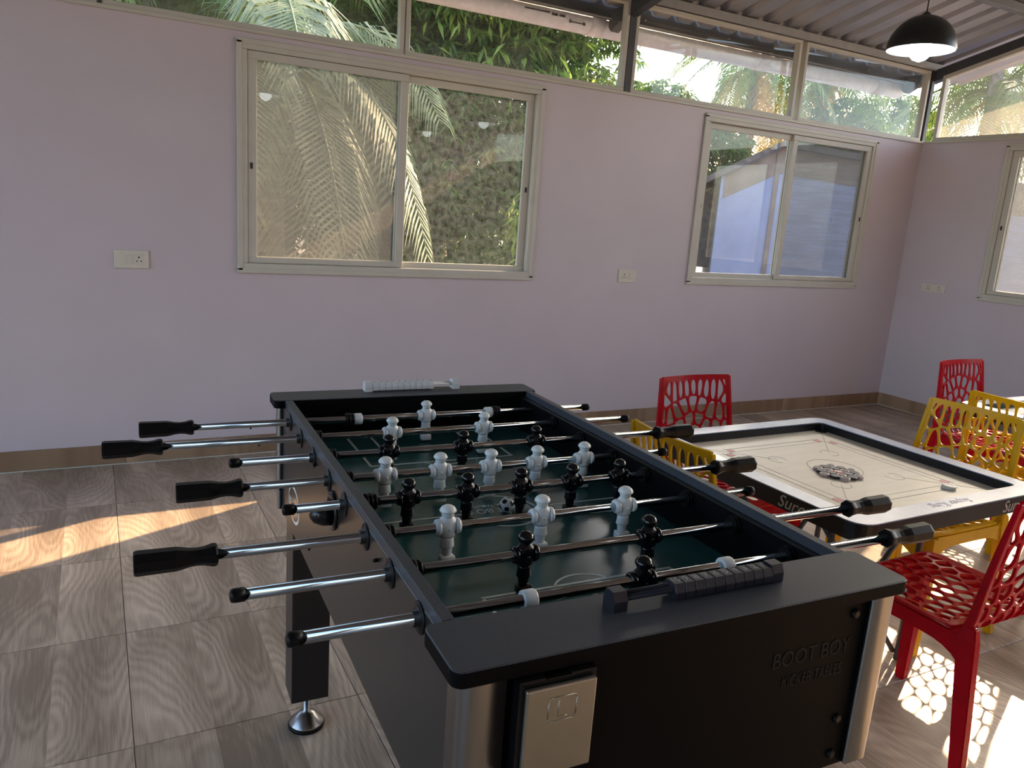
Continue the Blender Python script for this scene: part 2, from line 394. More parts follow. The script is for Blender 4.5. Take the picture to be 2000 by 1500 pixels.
# floor of wood-look tiles
b = BM(); add_box(b, XL-TH, XR+TH, YN-TH, YB+TH, -0.12, -0.0035)
floor = struct(obj('floor', b, M['grout']))
TS = 0.57
b = BM(); add_box(b, -TS/2+0.001, TS/2-0.001, -TS/2+0.001, TS/2-0.001, -0.012, 0.0, bev=0.0012, seg=1)
tile0 = obj('floor_tile', b, M['floor'], floor); tile_me = tile0.data
first = True
for i in range(-8, 11):
    for j in range(-10, 5):
        x = 0.035+TS*(i+0.5); y = 1.887+TS*(j+0.5)
        if x-TS/2 > XR or x+TS/2 < XL or y-TS/2 > YB or y+TS/2 < YN: continue
        cx0, cx1, cy0, cy1 = max(x-TS/2, XL), min(x+TS/2, XR), max(y-TS/2, YN), min(y+TS/2, YB)
        if cx1-cx0 < 0.02 or cy1-cy0 < 0.02: continue
        if (cx1-cx0) > TS-0.001 and (cy1-cy0) > TS-0.001:
            if first: tile0.location = (x, y, 0); first = False
            else: mobj('floor_tile', tile_me, floor, (x, y, 0))
        else:
            b = BM(); add_box(b, cx0-x+0.001, cx1-x-0.001, cy0-y+0.001, cy1-y-0.001, -0.012, 0.0)
            obj('floor_tile', b, M['floor'], floor, (x, y, 0))
# skirting tiles
def skirting(name, p0, p1, nrm, n):
    b = BM(); d = (Vector(p1)-Vector(p0)); L_ = d.length; d.normalize(); nv = Vector(nrm)
    mw = basis(Vector(p0), d, nv, (0, 0, 1))
    add_box(b, 0, L_, 0.0005, 0.016, 0.0, 0.004, mx=mw)
    root = struct(obj(name, b, M['grout_light']))
    for k in range(n):
        b = BM(); s0, s1 = L_*k/n+0.001, L_*(k+1)/n-0.001
        s_c = (s0+s1)/2
        add_box(b, s0-s_c, s1-s_c, 0.0, 0.012, 0.004, 0.101, bev=0.002, seg=1)
        # grain must run along the skirting: build along local Y
        for v in b.verts: v.co = Vector((v.co.y, v.co.x, v.co.z))
        o = obj('skirting_tile', b, M['skirt'], root)
        ex = nv; ey = d; o.matrix_local = basis(Vector(p0)+d*s_c, ex, ey, ex.cross(ey) if ex.cross(ey).z > 0 else (0, 0, 1))
skirting('baseboard_back', (XL, YB, 0), (XR, YB, 0), (0, -1, 0), 9)
skirting('baseboard_right', (XR, YB, 0), (XR, YN, 0), (-1, 0, 0), 7)

# ------------------------------------------------------------------ windows
def pane_box(bm, s0, s1, z0, z1, y, t=0.004): add_box(bm, s0, s1, y-t/2, y+t/2, z0, z1)
def sliding_window(num, s0, s1, place, glasses, screen=None, front='left'):
    """local frame: x along wall, y outwards, z up.  place: matrix local->world"""
    z0, z1 = WB, WT; fwid = 0.036
    b = BM()
    for (a, c, d, e) in ((s0, s1, z0, z0+fwid), (s0, s1, z1-fwid, z1), (s0, s0+fwid, z0+fwid, z1-fwid), (s1-fwid, s1, z0+fwid, z1-fwid)):
        add_box(b, a, c, -0.012, 0.050, d, e, bev=0.003, seg=1)
    # architrave lip on the inner face of the wall
    lip = 0.014
    for (a, c, d, e) in ((s0-lip, s1+lip, z0-lip, z0+0.012), (s0-lip, s1+lip, z1-0.012, z1+lip), (s0-lip, s0+0.012, z0, z1), (s1-0.012, s1+lip, z0, z1)):
        add_box(b, a, c, -0.016, -0.002, d, e, bev=0.002, seg=1)
    for yy in (0.0195, 0.0405): add_box(b, s0+fwid, s1-fwid, yy, yy+0.002, z0+fwid, z0+fwid+0.010)
    w = struct(obj('window_%d' % num, b, M['frame'])); w.matrix_world = place
    mid = (s0+s1)/2; sw = 0.045
    spans = ((s0+fwid+0.002, mid+0.024), (mid-0.024, s1-fwid-0.002))
    ys = (-0.002, 0.020) if front == 'left' else (0.020, -0.002)
    for k, ((a, c), y) in enumerate(zip(spans, ys)):
        b = BM(); za, zb = z0+fwid+0.002, z1-fwid-0.002
        wl = sw if True else sw
        for (p, q, d, e) in ((a, c, za, za+0.030), (a, c, zb-0.038, zb), (a, a+wl, za+0.030, zb-0.038), (c-wl, c, za+0.030, zb-0.038)):
            add_box(b, p, q, y, y+0.019, d, e, bev=0.002, seg=1)
        s = obj('sash', b, M['frame'], w)
        b = BM(); pane_box(b, a+wl-0.004, c-wl+0.004, za+0.026, zb-0.034, y+0.010)
        obj('pane', b, M[glasses[k]], s)
        b = BM(); lx = a+0.018 if k == 0 else c-0.018
        add_box(b, lx-0.006, lx+0.006, y-0.004, y+0.002, 1.49, 1.52, bev=0.001, seg=1)
        obj('latch', b, M['gasket'], s)
    if screen is not None:
        a, c = spans[screen]; y = 0.042
        b = BM(); za, zb = z0+fwid+0.002, z1-fwid-0.002
        for (p, q, d, e) in ((a, c, za, za+0.03), (a, c, zb-0.03, zb), (a, a+0.04, za+0.03, zb-0.03), (c-0.04, c, za+0.03, zb-0.03)):
            add_box(b, p, q, y, y+0.014, d, e)
        s = obj('screen_frame', b, M['frame'], w)
        b = BM(); add_box(b, a+0.038, c-0.038, y+0.006, y+0.008, za+0.028, zb-0.028)
        obj('insect_screen', b, M['screen'], s)
    return w
PB = Matrix.Translation((0, YB, 0))                                                       # back wall: x right, y out
PR = basis((XR, 0, 0), (0, -1, 0), (1, 0, 0), (0, 0, 1))                                   # right wall: x = -y
sliding_window(1, 0.650, 2.345, PB, ('glass_tan', 'glass_w1'), screen=0)
sliding_window(2, 3.597, 5.293, PB, ('glass', 'glass'), screen=1, front='right')
sliding_window(3, -3.470, -1.775, PR, ('glass_tan', 'glass'), screen=0)
# clerestory lights along the back wall
cl = [(-4.4, -2.93), (-2.87, -1.43), (-1.37, 0.028), (0.092, 1.462), (1.515, 2.893), (2.987, 4.358), (4.447, 5.775)]
gl = ['glass', 'glass', 'glass', 'glass', 'glass', 'glass', 'glass_haze']
wn = 4
for (a, c), g in zip(cl, gl):
    b = BM(); z0, z1 = ZT, 2.668
    a -= 0.022; c += 0.022
    for (p, q, d, e) in ((a, c, z0, z0+0.026), (a, c, z1-0.02, z1), (a, a+0.024, z0+0.026, z1-0.02), (c-0.024, c, z0+0.026, z1-0.02)):
        add_box(b, p, q, 0.0, 0.05, d, e, bev=0.002, seg=1)
    w = struct(obj('window_%d' % wn, b, M['frame'])); w.matrix_world = PB; wn += 1
    b = BM(); pane_box(b, a+0.020, c-0.020, z0+0.020, z1-0.014, 0.025); obj('pane', b, M[g], w)
# gable lights of the right wall (sloping heads)
for (ya, yb) in ((4.085, 2.70), (2.62, 1.26), (1.18, -0.20), (-0.28, -1.7), (-1.78, -3.5)):
    b = BM(); z0 = ZT
    def hd(y): return roofz(y)-0.125
    def quad(bm, pts, x0=0.0, x1=0.05):
        add_prism(bm, [(-y, z) for y, z in pts], x0, x1, axis='y')
    quad(b, [(ya, z0), (yb, z0), (yb, z0+0.03), (ya, z0+0.03)])
    quad(b, [(ya, hd(ya)-0.028), (yb, hd(yb)-0.028), (yb, hd(yb)), (ya, hd(ya))])
    quad(b, [(ya, z0+0.03), (ya-0.028, z0+0.03), (ya-0.028, hd(ya-0.028)-0.028), (ya, hd(ya)-0.028)])
    quad(b, [(yb, z0+0.03), (yb+0.028, z0+0.03), (yb+0.028, hd(yb+0.028)-0.028), (yb, hd(yb)-0.028)])
    w = struct(obj('window_%d' % wn, b, M['frame'])); w.matrix_world = PR; wn += 1
    b = BM(); quad(b, [(ya-0.02, z0+0.022), (yb+0.02, z0+0.022), (yb+0.02, hd(yb+0.02)-0.02), (ya-0.02, hd(ya-0.02)-0.02)], 0.023, 0.027)
    obj('pane', b, M['glass_white'], w)

# ------------------------------------------------------------------ roof: corrugated sheets on purlins and rafters
b = BM()
for s in (1, -1):
    add_box(b, XL-0.4, XR+0.35, -0.005, 0.22, 0.0, 0.004, mx=Matrix.Translation((0, RIDGE, roofz(RIDGE)+0.035)) @ Matrix.Rotation(s*0.0, 4, 'Z') @ Matrix.Rotation(-0.23 if s > 0 else PI+0.23, 4, 'X'))
ceiling = struct(obj('ceiling', b, M['roof']))
PITCHR, NR = 0.19, 5
def sheet(y0, y1):
    b = BM(); prof = []
    for k in range(NR):
        x = k*PITCHR
        prof += [(x, 0), (x+0.105, 0), (x+0.130, 0.030), (x+0.160, 0.030), (x+0.185, 0)]
    prof.append((NR*PITCHR+0.02, 0.001))
    rows = [[b.verts.new((x, y, roofz(y)+z)) for x, z in prof] for y in (y0, y1)]
    for i in range(len(prof)-1): b.faces.new((rows[0][i], rows[0][i+1], rows[1][i+1], rows[1][i]))
    rows2 = [[b.verts.new((x, y, roofz(y)+z+0.0016)) for x, z in prof] for y in (y0, y1)]
    for i in range(len(prof)-1): b.faces.new((rows2[1][i], rows2[1][i+1], rows2[0][i+1], rows2[0][i]))
    return b
shA = shB = None
x = XL-0.40
while x < XR+0.12:
    if shA is None:
        oA = obj('roof_sheet', sheet(4.40, RIDGE), M['roof'], ceiling, (x, 0, 0)); shA = oA.data
        oB = obj('roof_sheet', sheet(RIDGE, YN-0.25), M['roof'], ceiling, (x, 0, 0)); shB = oB.data
    else:
        mobj('roof_sheet', shA, ceiling, (x, 0, 0.0)); mobj('roof_sheet', shB, ceiling, (x, 0, 0.0))
    x += PITCHR*NR
def rafter(x, w, dep, drop, y0, y1, mt, name='rafter'):
    b = BM()
    lo = [(y0, roofz(y0)-drop), (y1, roofz(y1)-drop), (y1, roofz(y1)-drop-dep), (y0, roofz(y0)-drop-dep)]
    add_prism(b, lo, x-w/2, x+w/2, axis='x'); return obj(name, b, mt, ceiling)
for xx in (-4.45, -0.95, 2.94): 
    rafter(xx, 0.06, 0.10, 0.055, YB+0.10, RIDGE, M['steel_dark']); rafter(xx, 0.06, 0.10, 0.055, RIDGE, YN-0.05, M['steel_dark'])
rafter(XR+0.04, 0.075, 0.085, 0.055, YB+0.05, RIDGE, M['steel_dark']); rafter(XR+0.04, 0.075, 0.085, 0.055, RIDGE, YN-0.05, M['steel_dark'])
for yy, mt in ((YB+0.015, M['purlin']), (3.33, M['steel']), (2.35, M['steel']), (1.35, M['steel']), (RIDGE, M['steel']), (-1.0, M['steel']), (-2.3, M['steel']), (YN, M['purlin'])):
    b = BM(); zt = roofz(yy)-0.006
    add_box(b, XL-0.1, XR+0.10, yy-0.028, yy+0.028, zt-0.052, zt, bev=0.003, seg=1); obj('purlin', b, mt, ceiling)
# eaves outside: dark eave beam and white gutter pipe
b = BM(); add_box(b, XL-0.2, XR+0.22, 4.408, 4.450, 2.602, 2.722, bev=0.002, seg=1)
eave = struct(obj('trim_1', b, M['steel_dark']))
b = BM(); add_box(b, XL-0.2, XR+0.22, 4.400, 4.408, 2.604, 2.611); obj('drip_edge', b, M['purlin'], eave)
for xx in (2.97, 5.86, 0.0, -2.9):
    b = BM(); add_prism(b, [(4.27, 2.66), (4.43, 2.66), (4.43, 2.56), (4.40, 2.53), (4.27, 2.60)], xx-0.03, xx+0.03, axis='x'); obj('eave_bracket', b, M['steel_dark'], eave)
for k in range(14):
    b = BM(); add_rev(b, (XL+0.5+k*0.72, 4.398, 2.640), (0, -1, 0), [(0, 0.006), (0.006, 0.005)], 8); obj('bolt', b, M['purlin'], eave)
g = thing('gutter_pipe', 'white plastic gutter pipe along the eave outside the high windows', 'pipe', (0, 4.500, 2.578))
b = BM(); add_tube(b, (XL-0.3, 0, 0), (XR+0.05, 0, 0), 0.070, seg=28)
obj('pipe', b, M['pvc'], g)
for xx in (2.87, 4.32, 5.60, 1.2):
    b = BM(); add_tube(b, (xx-0.05, 0, 0), (xx+0.05, 0, 0), 0.0745, seg=28); obj('coupling', b, M['pvc'], g)
random.seed(3)
for line_ in (((2.33, 2.50, 0.010, 0.004), (2.52, 2.56, 0.016, 0.0), (2.575, 2.61, 0.016, 0.0)), ((2.65, 2.66, 0.02, -0.02), (2.665, 2.745, 0.006, -0.022), (2.75, 2.765, 0.02, -0.02))):
  b = BM()
  for (xa, xb, h, zz) in line_:
    x = xa
    while x < xb:
        wv = random.uniform(0.004, 0.010)
        add_box(b, x, x+wv, -0.0745, -0.064, zz-0.008-h/2, zz-0.008+h/2*random.uniform(0.4, 1)); x += wv+0.003
  stuff(obj('printing', b, M['ink'], g))
for (xa, xb, h, zz) in () and ((2.33, 2.50, 0.010, 0.004), (2.52, 2.56, 0.016, 0.0), (2.575, 2.61, 0.016, 0.0), (2.65, 2.66, 0.02, -0.02), (2.665, 2.745, 0.006, -0.022), (2.75, 2.765, 0.02, -0.02)):
    x = xa
    while x < xb:
        wv = random.uniform(0.004, 0.010)
        add_box(b, x, x+wv, -0.0745, -0.064, zz-0.008-h/2, zz-0.008+h/2*random.uniform(0.4, 1)); x += wv+0.003

# columns between the lights
for n_, (xx, yy, w_) in enumerate(((2.94, YB+0.03, 0.050), (5.835, YB+0.015, 0.040), (0.06, YB+0.035, 0.02), (-2.9, YB+0.03, 0.05))):
    b = BM(); add_box(b, xx-w_/2, xx+w_/2, YB-0.004, YB+0.08, ZT, roofz(YB)-0.01, bev=0.003, seg=1)
    p = struct(obj('trim_%d' % (2+n_), b, M['steel_dark']))
    if n_ == 0:
        b = BM(); add_prism(b, [(YB-0.004, 2.70), (YB-0.004, 2.57), (YB-0.16, 2.74)], xx-0.005, xx+0.005, axis='x'); obj('gusset', b, M['steel_dark'], p)
# cream sill strip on top of the plastered wall
b = BM(); add_box(b, XL, XR, YB-0.012, YB+0.09, ZT-0.014, ZT+0.004, bev=0.002, seg=1); struct(obj('trim_6', b, M['frame']))
b = BM(); add_box(b, XR-0.012, XR+0.09, YN, YB-0.013, ZT-0.014, ZT+0.004, bev=0.002, seg=1); struct(obj('trim_7', b, M['frame']))

# ------------------------------------------------------------------ electrical plates
def outlet(label, w, h, mods, mw):
    t = thing('wall_socket', label, 'socket'); t.matrix_world = mw
    b = BM(); add_box(b, -w/2, w/2, 0, 0.009, -h/2, h/2, bev=0.003); obj('plate', b, M['outlet'], t)
    for kind, xc in mods:
        b = BM(); add_box(b, xc-0.021, xc+0.021, 0.006, 0.0105, -0.024, 0.024, bev=0.0015, seg=1)
        if kind == 'switch':
            add_box(b, xc-0.012, xc+0.012, 0.009, 0.013, -0.020, 0.020, bev=0.002, seg=1)
            obj('switch', b, M['outlet'], t)
        else:
            s = obj('socket', b, M['outlet'], t)
            for dx, dz, r in ((0, 0.010, 0.0042), (-0.009, -0.008, 0.0034), (0.009, -0.008, 0.0034)):
                b = BM(); add_rev(b, (xc+dx, 0.0100, dz), (0, 1, 0), [(0, r), (0.0009, r)], 10); obj('pin_hole', b, M['black_hole'], s)
    return t
WBm = lambda x, z: basis((x, YB, z), (-1, 0, 0), (0, -1, 0), (0, 0, 1))
outlet('ivory wall plate with switch and socket left of the large window', 0.15, 0.086, (('switch', 0.012), ('socket', -0.032)), WBm(0.151, 1.022))
outlet('small ivory socket plate on the wall between the two windows', 0.14, 0.084, (('socket', 0.028), ('switch', -0.028)), WBm(3.080, 1.015))
outlet('ivory double socket plate on the right wall near the corner', 0.20, 0.064, (('socket', 0.045), ('socket', -0.045)),
       basis((XR, 3.845, 1.017), (0, 1, 0), (-1, 0, 0), (0, 0, 1)))

# ------------------------------------------------------------------ pendant lamps
def lamp(loc, label, group=None):
    t = thing('pendant_lamp', label, 'lamp', loc, group=group)
    prof = [(math.cos(a)*0.172, math.sin(a)*0.172*1.02) for a in [R(90*k/12) for k in range(13)]]
    b = BM(); add_rev(b, (0, 0, 0.012), (0, 0, 1), [(z, max(r, 0.012)) for r, z in prof], 40, cap=False); obj('shade', b, M['lamp_black'], t)
    b = BM(); add_rev(b, (0, 0, 0.0125), (0, 0, 1), [(z*0.975, max(r-0.003, 0.010)) for r, z in prof], 40, cap=False); obj('shade_lining', b, M['lamp_white'], t)
    b = BM(); add_rev(b, (0, 0, 0.172), (0, 0, 1), [(0, 0.022), (0.02, 0.022), (0.034, 0.006)], 16); obj('cap', b, M['lamp_black'], t)
    b = BM(); add_rev(b, (0, 0, 0.10), (0, 0, 1), [(0, 0.02), (0.08, 0.02)], 16); obj('holder', b, M['lamp_black'], t)
    b = BM(); add_rev(b, (0, 0, -0.045), (0, 0, 1), [(0, 0.004), (0.012, 0.034), (0.034, 0.054), (0.06, 0.060), (0.09, 0.052), (0.12, 0.032), (0.15, 0.02)], 24); obj('bulb', b, M['bulb'], t)
    top = roofz(loc[1])-loc[2]
    b = BM(); add_tube(b, (0, 0, 0.20), (0, 0, top), 0.0035, seg=8); obj('cord', b, M['lamp_black'], t)
    return t
lamp((3.92, 2.905, 2.345), 'black dome pendant lamp, lit, hanging in the upper right corner')
for (x, y, l) in ((1.50, 2.93, 'lit black dome pendant lamp above the football table'), (1.58, -0.15, 'lit black dome pendant lamp just behind the camera'),
                  (4.03, -0.11, 'lit black dome pendant lamp by the right side windows'), (4.04, -1.9, 'lit black dome pendant lamp farthest back on the right')):
    lamp((x, y, 2.345), l)

# ================================================================== FOOTBALL TABLE
TYAW = -0.0418; OX, OY = 0.645, 1.317
ct, st = math.cos(TYAW), math.sin(TYAW)
def T2W(lx, ly, z=0): return Vector((ct*lx-st*ly, st*lx+ct*ly, z))
FT = thing('football_table', 'black table football game with eight rods of players and charcoal rim', 'game table', T2W(OX, OY, 0), TYAW)
def fx(x): return x-OX
def fy(y): return y-OY
def lbox(b, x0, x1, y0, y1, z0, z1, **k): return add_box(b, fx(x0), fx(x1), fy(y0), fy(y1), z0, z1, **k)
H = 0.88
# end plates with rounded corners
def rplate(y0, y1, near):
    pts = rrect(fx(0.289), fx(1.002), fy(y0), fy(y1), 0.014, 4)
    b = BM(); fs = add_prism(b, pts, 0.860, H)
    bmesh.ops.bevel(b, geom=[e for e in b.edges if abs(e.verts[0].co.z-e.verts[1].co.z) < 1e-6 and e.verts[0].co.z > 0.87], offset=0.0015, segments=1, affect='EDGES')
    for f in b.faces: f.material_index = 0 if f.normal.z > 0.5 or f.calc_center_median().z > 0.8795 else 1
    return obj('end_plate', b, [M['lam_top'], M['lam_in']], FT)
rplate(0.672, 0.779, True); rplate(1.868, 1.958, False)
def side(x0, x1):
    xs = 0.0 if x0 < 0.5 else -0.010
    b = BM(); lbox(b, x0+xs, x1+xs, 0.700, 1.935, 0.582, 0.862, bev=0.001, seg=1); obj('side_panel', b, M['lam'], FT)
    b = BM(); lbox(b, x0, x1, 0.780, 1.867, 0.8622, 0.8795, bev=0.001, seg=1); obj('side_rail', b, M['lam_top'], FT)
side(0.314, 0.332); side(0.968, 0.986)
b = BM(); lbox(b, 0.332, 0.958, 0.686, 0.704, 0.582, 0.8595, bev=0.001, seg=1); obj('front_panel', b, M['lam_in'], FT)
b = BM(); lbox(b, 0.332, 0.958, 1.930, 1.946, 0.582, 0.8595, bev=0.001, seg=1); obj('back_panel', b, M['lam_in'], FT)
for (ya, yb) in ((0.768, 0.778), (1.868, 1.878)):       # inner goal boards with the goal mouth cut out
    b = BM()
    lbox(b, 0.332, 0.555, ya, yb, 0.770, 0.859); lbox(b, 0.745, 0.958, ya, yb, 0.770, 0.859); lbox(b, 0.555, 0.745, ya, yb, 0.828, 0.859)
    obj('goal_board', b, M['lam_in'], FT)
b = BM(); lbox(b, 0.332, 0.958, 0.704, 1.930, 0.600, 0.612); obj('bottom_board', b, M['lam_in'], FT)
FZ = 0.775
b = BM(); lbox(b, 0.332, 0.958, 0.705, 1.929, FZ-0.012, FZ); field = obj('playing_field', b, M['field'], FT)
for xs in (0.3325, 0.9530):
    b = BM(); lbox(b, xs, xs+0.005, 0.780, 1.866, FZ, 0.859); obj('inner_wall', b, M['lam_in'], FT)
# printed markings (thin raised print)
def stripe(b, p, q, w, z0, z1):
    p, q = Vector((*p, 0)), Vector((*q, 0)); d = (q-p).normalized(); n_ = Vector((-d.y, d.x, 0))*w/2
    add_prism(b, [tuple((v)[:2]) for v in (p-n_, q-n_, q+n_, p+n_)], z0, z1)
def arc(b, cx, cy, r, a0, a1, w, z0, z1, n=40):
    for i in range(n):
        t0, t1 = R(a0+(a1-a0)*i/n), R(a0+(a1-a0)*(i+1)/n)
        add_prism(b, [(cx+(r-w/2)*math.cos(t0), cy+(r-w/2)*math.sin(t0)), (cx+(r+w/2)*math.cos(t0), cy+(r+w/2)*math.sin(t0)),
                      (cx+(r+w/2)*math.cos(t1), cy+(r+w/2)*math.sin(t1)), (cx+(r-w/2)*math.cos(t1), cy+(r-w/2)*math.sin(t1))], z0, z1)
z0, z1 = FZ, FZ+0.0004
b = BM(); arc(b, 0, 0, 0.079, 0, 360, 0.005, z0, z1, 48)
stripe(b, (-0.318, 0), (-0.080, 0), 0.005, z0, z1); stripe(b, (0.080, 0), (0.318, 0), 0.005, z0, z1)
obj('centre_marking', b, M['line'], field)
for s in (1, -1):
    b = BM(); yg = s*0.548
    for hw, dep in ((0.178, 0.225), (0.118, 0.115)):
        stripe(b, (-hw, yg), (-hw, yg-s*dep), 0.006, z0, z1); stripe(b, (hw, yg), (hw, yg-s*dep), 0.006, z0, z1)
        stripe(b, (-hw-0.003, yg-s*dep), (hw+0.003, yg-s*dep), 0.006, z0, z1)
    arc(b, 0, yg-s*0.19, 0.062, 215 if s > 0 else 35, 325 if s > 0 else 145, 0.004, z0, z1, 20)
    obj('goal_area_marking', b, M['line'], field)
    b = BM(); add_rev(b, (0, s*0.36, z0), (0, 0, 1), [(0, 0.008), (0.0004, 0.008)], 16); obj('penalty_spot', b, M['line'], field)
flip = lambda x, y: basis((x, y, FZ+0.0003), (-1, 0, 0), (0, -1, 0), (0, 0, 1))
lettering('field_lettering', 'BOOT BOY', 0.030, M['line'], field, flip(0.0, 0.004), sx=0.9)
lettering('field_lettering', 'KICKER TABLES', 0.0165, M['line'], field, flip(0.0, 0.029), sx=0.85)
# chrome corner guards
for cx_, cy_, sx, sy in ((0.314, 0.686, -1, -1), (0.976, 0.686, 1, -1), (0.314, 1.946, -1, 1), (0.976, 1.946, 1, 1)):
    b = BM(); pr = []
    for k in range(9):
        a = R(90*k/8); pr.append((0.016*math.cos(a), 0.016*math.sin(a)))
    # L-shaped guard wrapping round the corner
    out_ = [(-0.040, 0.0165)]+[(p[0]-0.006, p[1]) for p in reversed(pr)]+[(0.010, -0.040)]
    out_ = [(-0.040, 0.010)]+[(math.cos(R(90-90*k/8))*0.014-0.004, math.sin(R(90-90*k/8))*0.014-0.004) for k in range(9)]+[(0.010, -0.040), (0.0005, -0.040), (0.0005, 0.0005), (-0.040, 0.0005)]
    poly = [(fx(cx_)+sx*p[0], fy(cy_)+sy*p[1]) for p in out_]
    fs = add_prism(b, poly, 0.586, 0.8595, smooth=True)
    for e in b.edges:
        if abs(e.verts[0].co.z-e.verts[1].co.z) < 1e-6: e.smooth = False
    obj('corner_guard', b, M['brushed'], FT)
# legs with adjustable feet
for lx, ly in ((0.367, 1.830), (0.367, 0.800), (0.923, 1.830), (0.923, 0.800)):
    b = BM(); lbox(b, lx-0.047, lx+0.047, ly-0.045, ly+0.045, 0.100, 0.600, bev=0.0015, seg=1); lg = obj('leg', b, M['lam'], FT)
    b = BM(); add_rev(b, (fx(lx), fy(ly), 0.0), (0, 0, 1), [(0, 0.046), (0.007, 0.0475), (0.010, 0.0455)], 28)
    obj('rubber_foot', b, M['rubber'], lg)
    b = BM(); add_rev(b, (fx(lx), fy(ly), 0.010), (0, 0, 1), [(0, 0.0455), (0.004, 0.044), (0.030, 0.018), (0.036, 0.008), (0.092, 0.008)], 28)
    obj('levelling_foot', b, M['brushed'], lg)
# bolts of the side and front panels
for (y_, z_) in ((1.925, 0.841), (1.925, 0.782), (1.925, 0.669), (1.925, 0.606), (0.726, 0.79), (0.726, 0.65), (1.50, 0.838), (1.05, 0.835)):
    b = BM(); r_ = 0.0075 if y_ in (1.925, 0.726) else 0.003
    add_rev(b, (fx(0.314), fy(y_), z_), (-1, 0, 0), [(0, r_), (0.005, r_), (0.008, r_*0.6)], 10); obj('bolt', b, M['rubber'], FT)
for (x_, z_) in ((0.912, 0.665), (0.912, 0.605), (0.912, 0.835)):
    b = BM(); add_rev(b, (fx(x_), fy(0.686), z_), (0, -1, 0), [(0, 0.0075), (0.003, 0.0075), (0.005, 0.005)], 12); obj('bolt', b, M['rubber'], FT)
# ball return box on the front panel
b = BM()
lbox(b, 0.364, 0.373, 0.664, 0.686, 0.731, 0.858); lbox(b, 0.373, 0.456, 0.664, 0.686, 0.731, 0.738); lbox(b, 0.456, 0.463, 0.664, 0.686, 0.731, 0.858)
lbox(b, 0.373, 0.396, 0.664, 0.686, 0.848, 0.858); lbox(b, 0.430, 0.456, 0.664, 0.686, 0.848, 0.858); lbox(b, 0.396, 0.430, 0.664, 0.670, 0.848, 0.856); lbox(b, 0.373, 0.456, 0.680, 0.686, 0.738, 0.848)
br = obj('ball_return', b, M['blackpl'], FT)
b = BM(); lbox(b, 0.370, 0.460, 0.656, 0.6635, 0.737, 0.850, bev=0.0022, seg=2); obj('return_door', b, M['tray_metal'], br)
b = BM()
arcpts = rrect(fx(0.398), fx(0.434), 0.806, 0.836, 0.004, 3)
for (a, c) in zip(arcpts, arcpts[1:]+arcpts[:1]):
    d = Vector((c[0]-a[0], 0, c[1]-a[1]))
    if d.length > 1e-5: add_tube(b, (a[0], fy(0.6558), a[1]), (c[0], fy(0.6558), c[1]), 0.0007, seg=6)
for p, q in (((0.411, 0.832), (0.411, 0.811)), ((0.411, 0.811), (0.423, 0.811))):
    add_tube(b, (fx(p[0]), fy(0.6558), p[1]), (fx(q[0]), fy(0.6558), q[1]), 0.0007, seg=6)
obj('embossed_mark', b, M['tray_metal'], br)
fr = lambda x, z: basis((fx(x), fy(0.6855), z), (1, 0, 0), (0, 0, 1), (0, -1, 0))
lettering('front_lettering', 'BOOT BOY', 0.034, M['faint'], FT, fr(0.838, 0.786), sx=0.86)
lettering('front_lettering', 'KICKER TABLES', 0.026, M['faint'], FT, fr(0.845, 0.750), sx=0.64)
# oval badge and ball entry cup on the left side
b = BM()
def oval(b, ry, rz, x0, x1, n=36): add_prism(b, [(fy(1.740)+ry*math.cos(2*PI*k/n), 0.660+rz*math.sin(2*PI*k/n)) for k in range(n)], x0, x1, axis='x')
oval(b, 0.066, 0.044, fx(0.3133), fx(0.314)); bd = obj('badge', b, M['sticker_rim'], FT)
b = BM(); oval(b, 0.058, 0.037, fx(0.3126), fx(0.3133)); obj('badge_face', b, M['blackpl'], bd)
lettering('badge_lettering', 'BOOT BOY', 0.020, M['line'], bd, basis((fx(0.3124), fy(1.74), 0.660), (0, -1, 0), (0, 0, 1), (-1, 0, 0)))
b = BM(); add_rev(b, (fx(0.314), fy(1.345), 0.800), (-1, 0, 0), [(0, 0.037), (0.004, 0.037), (0.006, 0.030), (0.006, 0.026), (0.001, 0.024)], 28, sx=1.0); cup = obj('ball_cup', b, M['blackpl'], FT)
b = BM(); add_rev(b, (fx(0.312), fy(1.345), 0.796), (-1, 0, -0.05), [(0, 0.024), (0.02, 0.022), (0.036, 0.014), (0.042, 0.003)], 20); obj('cup_scoop', b, M['blackpl'], cup)

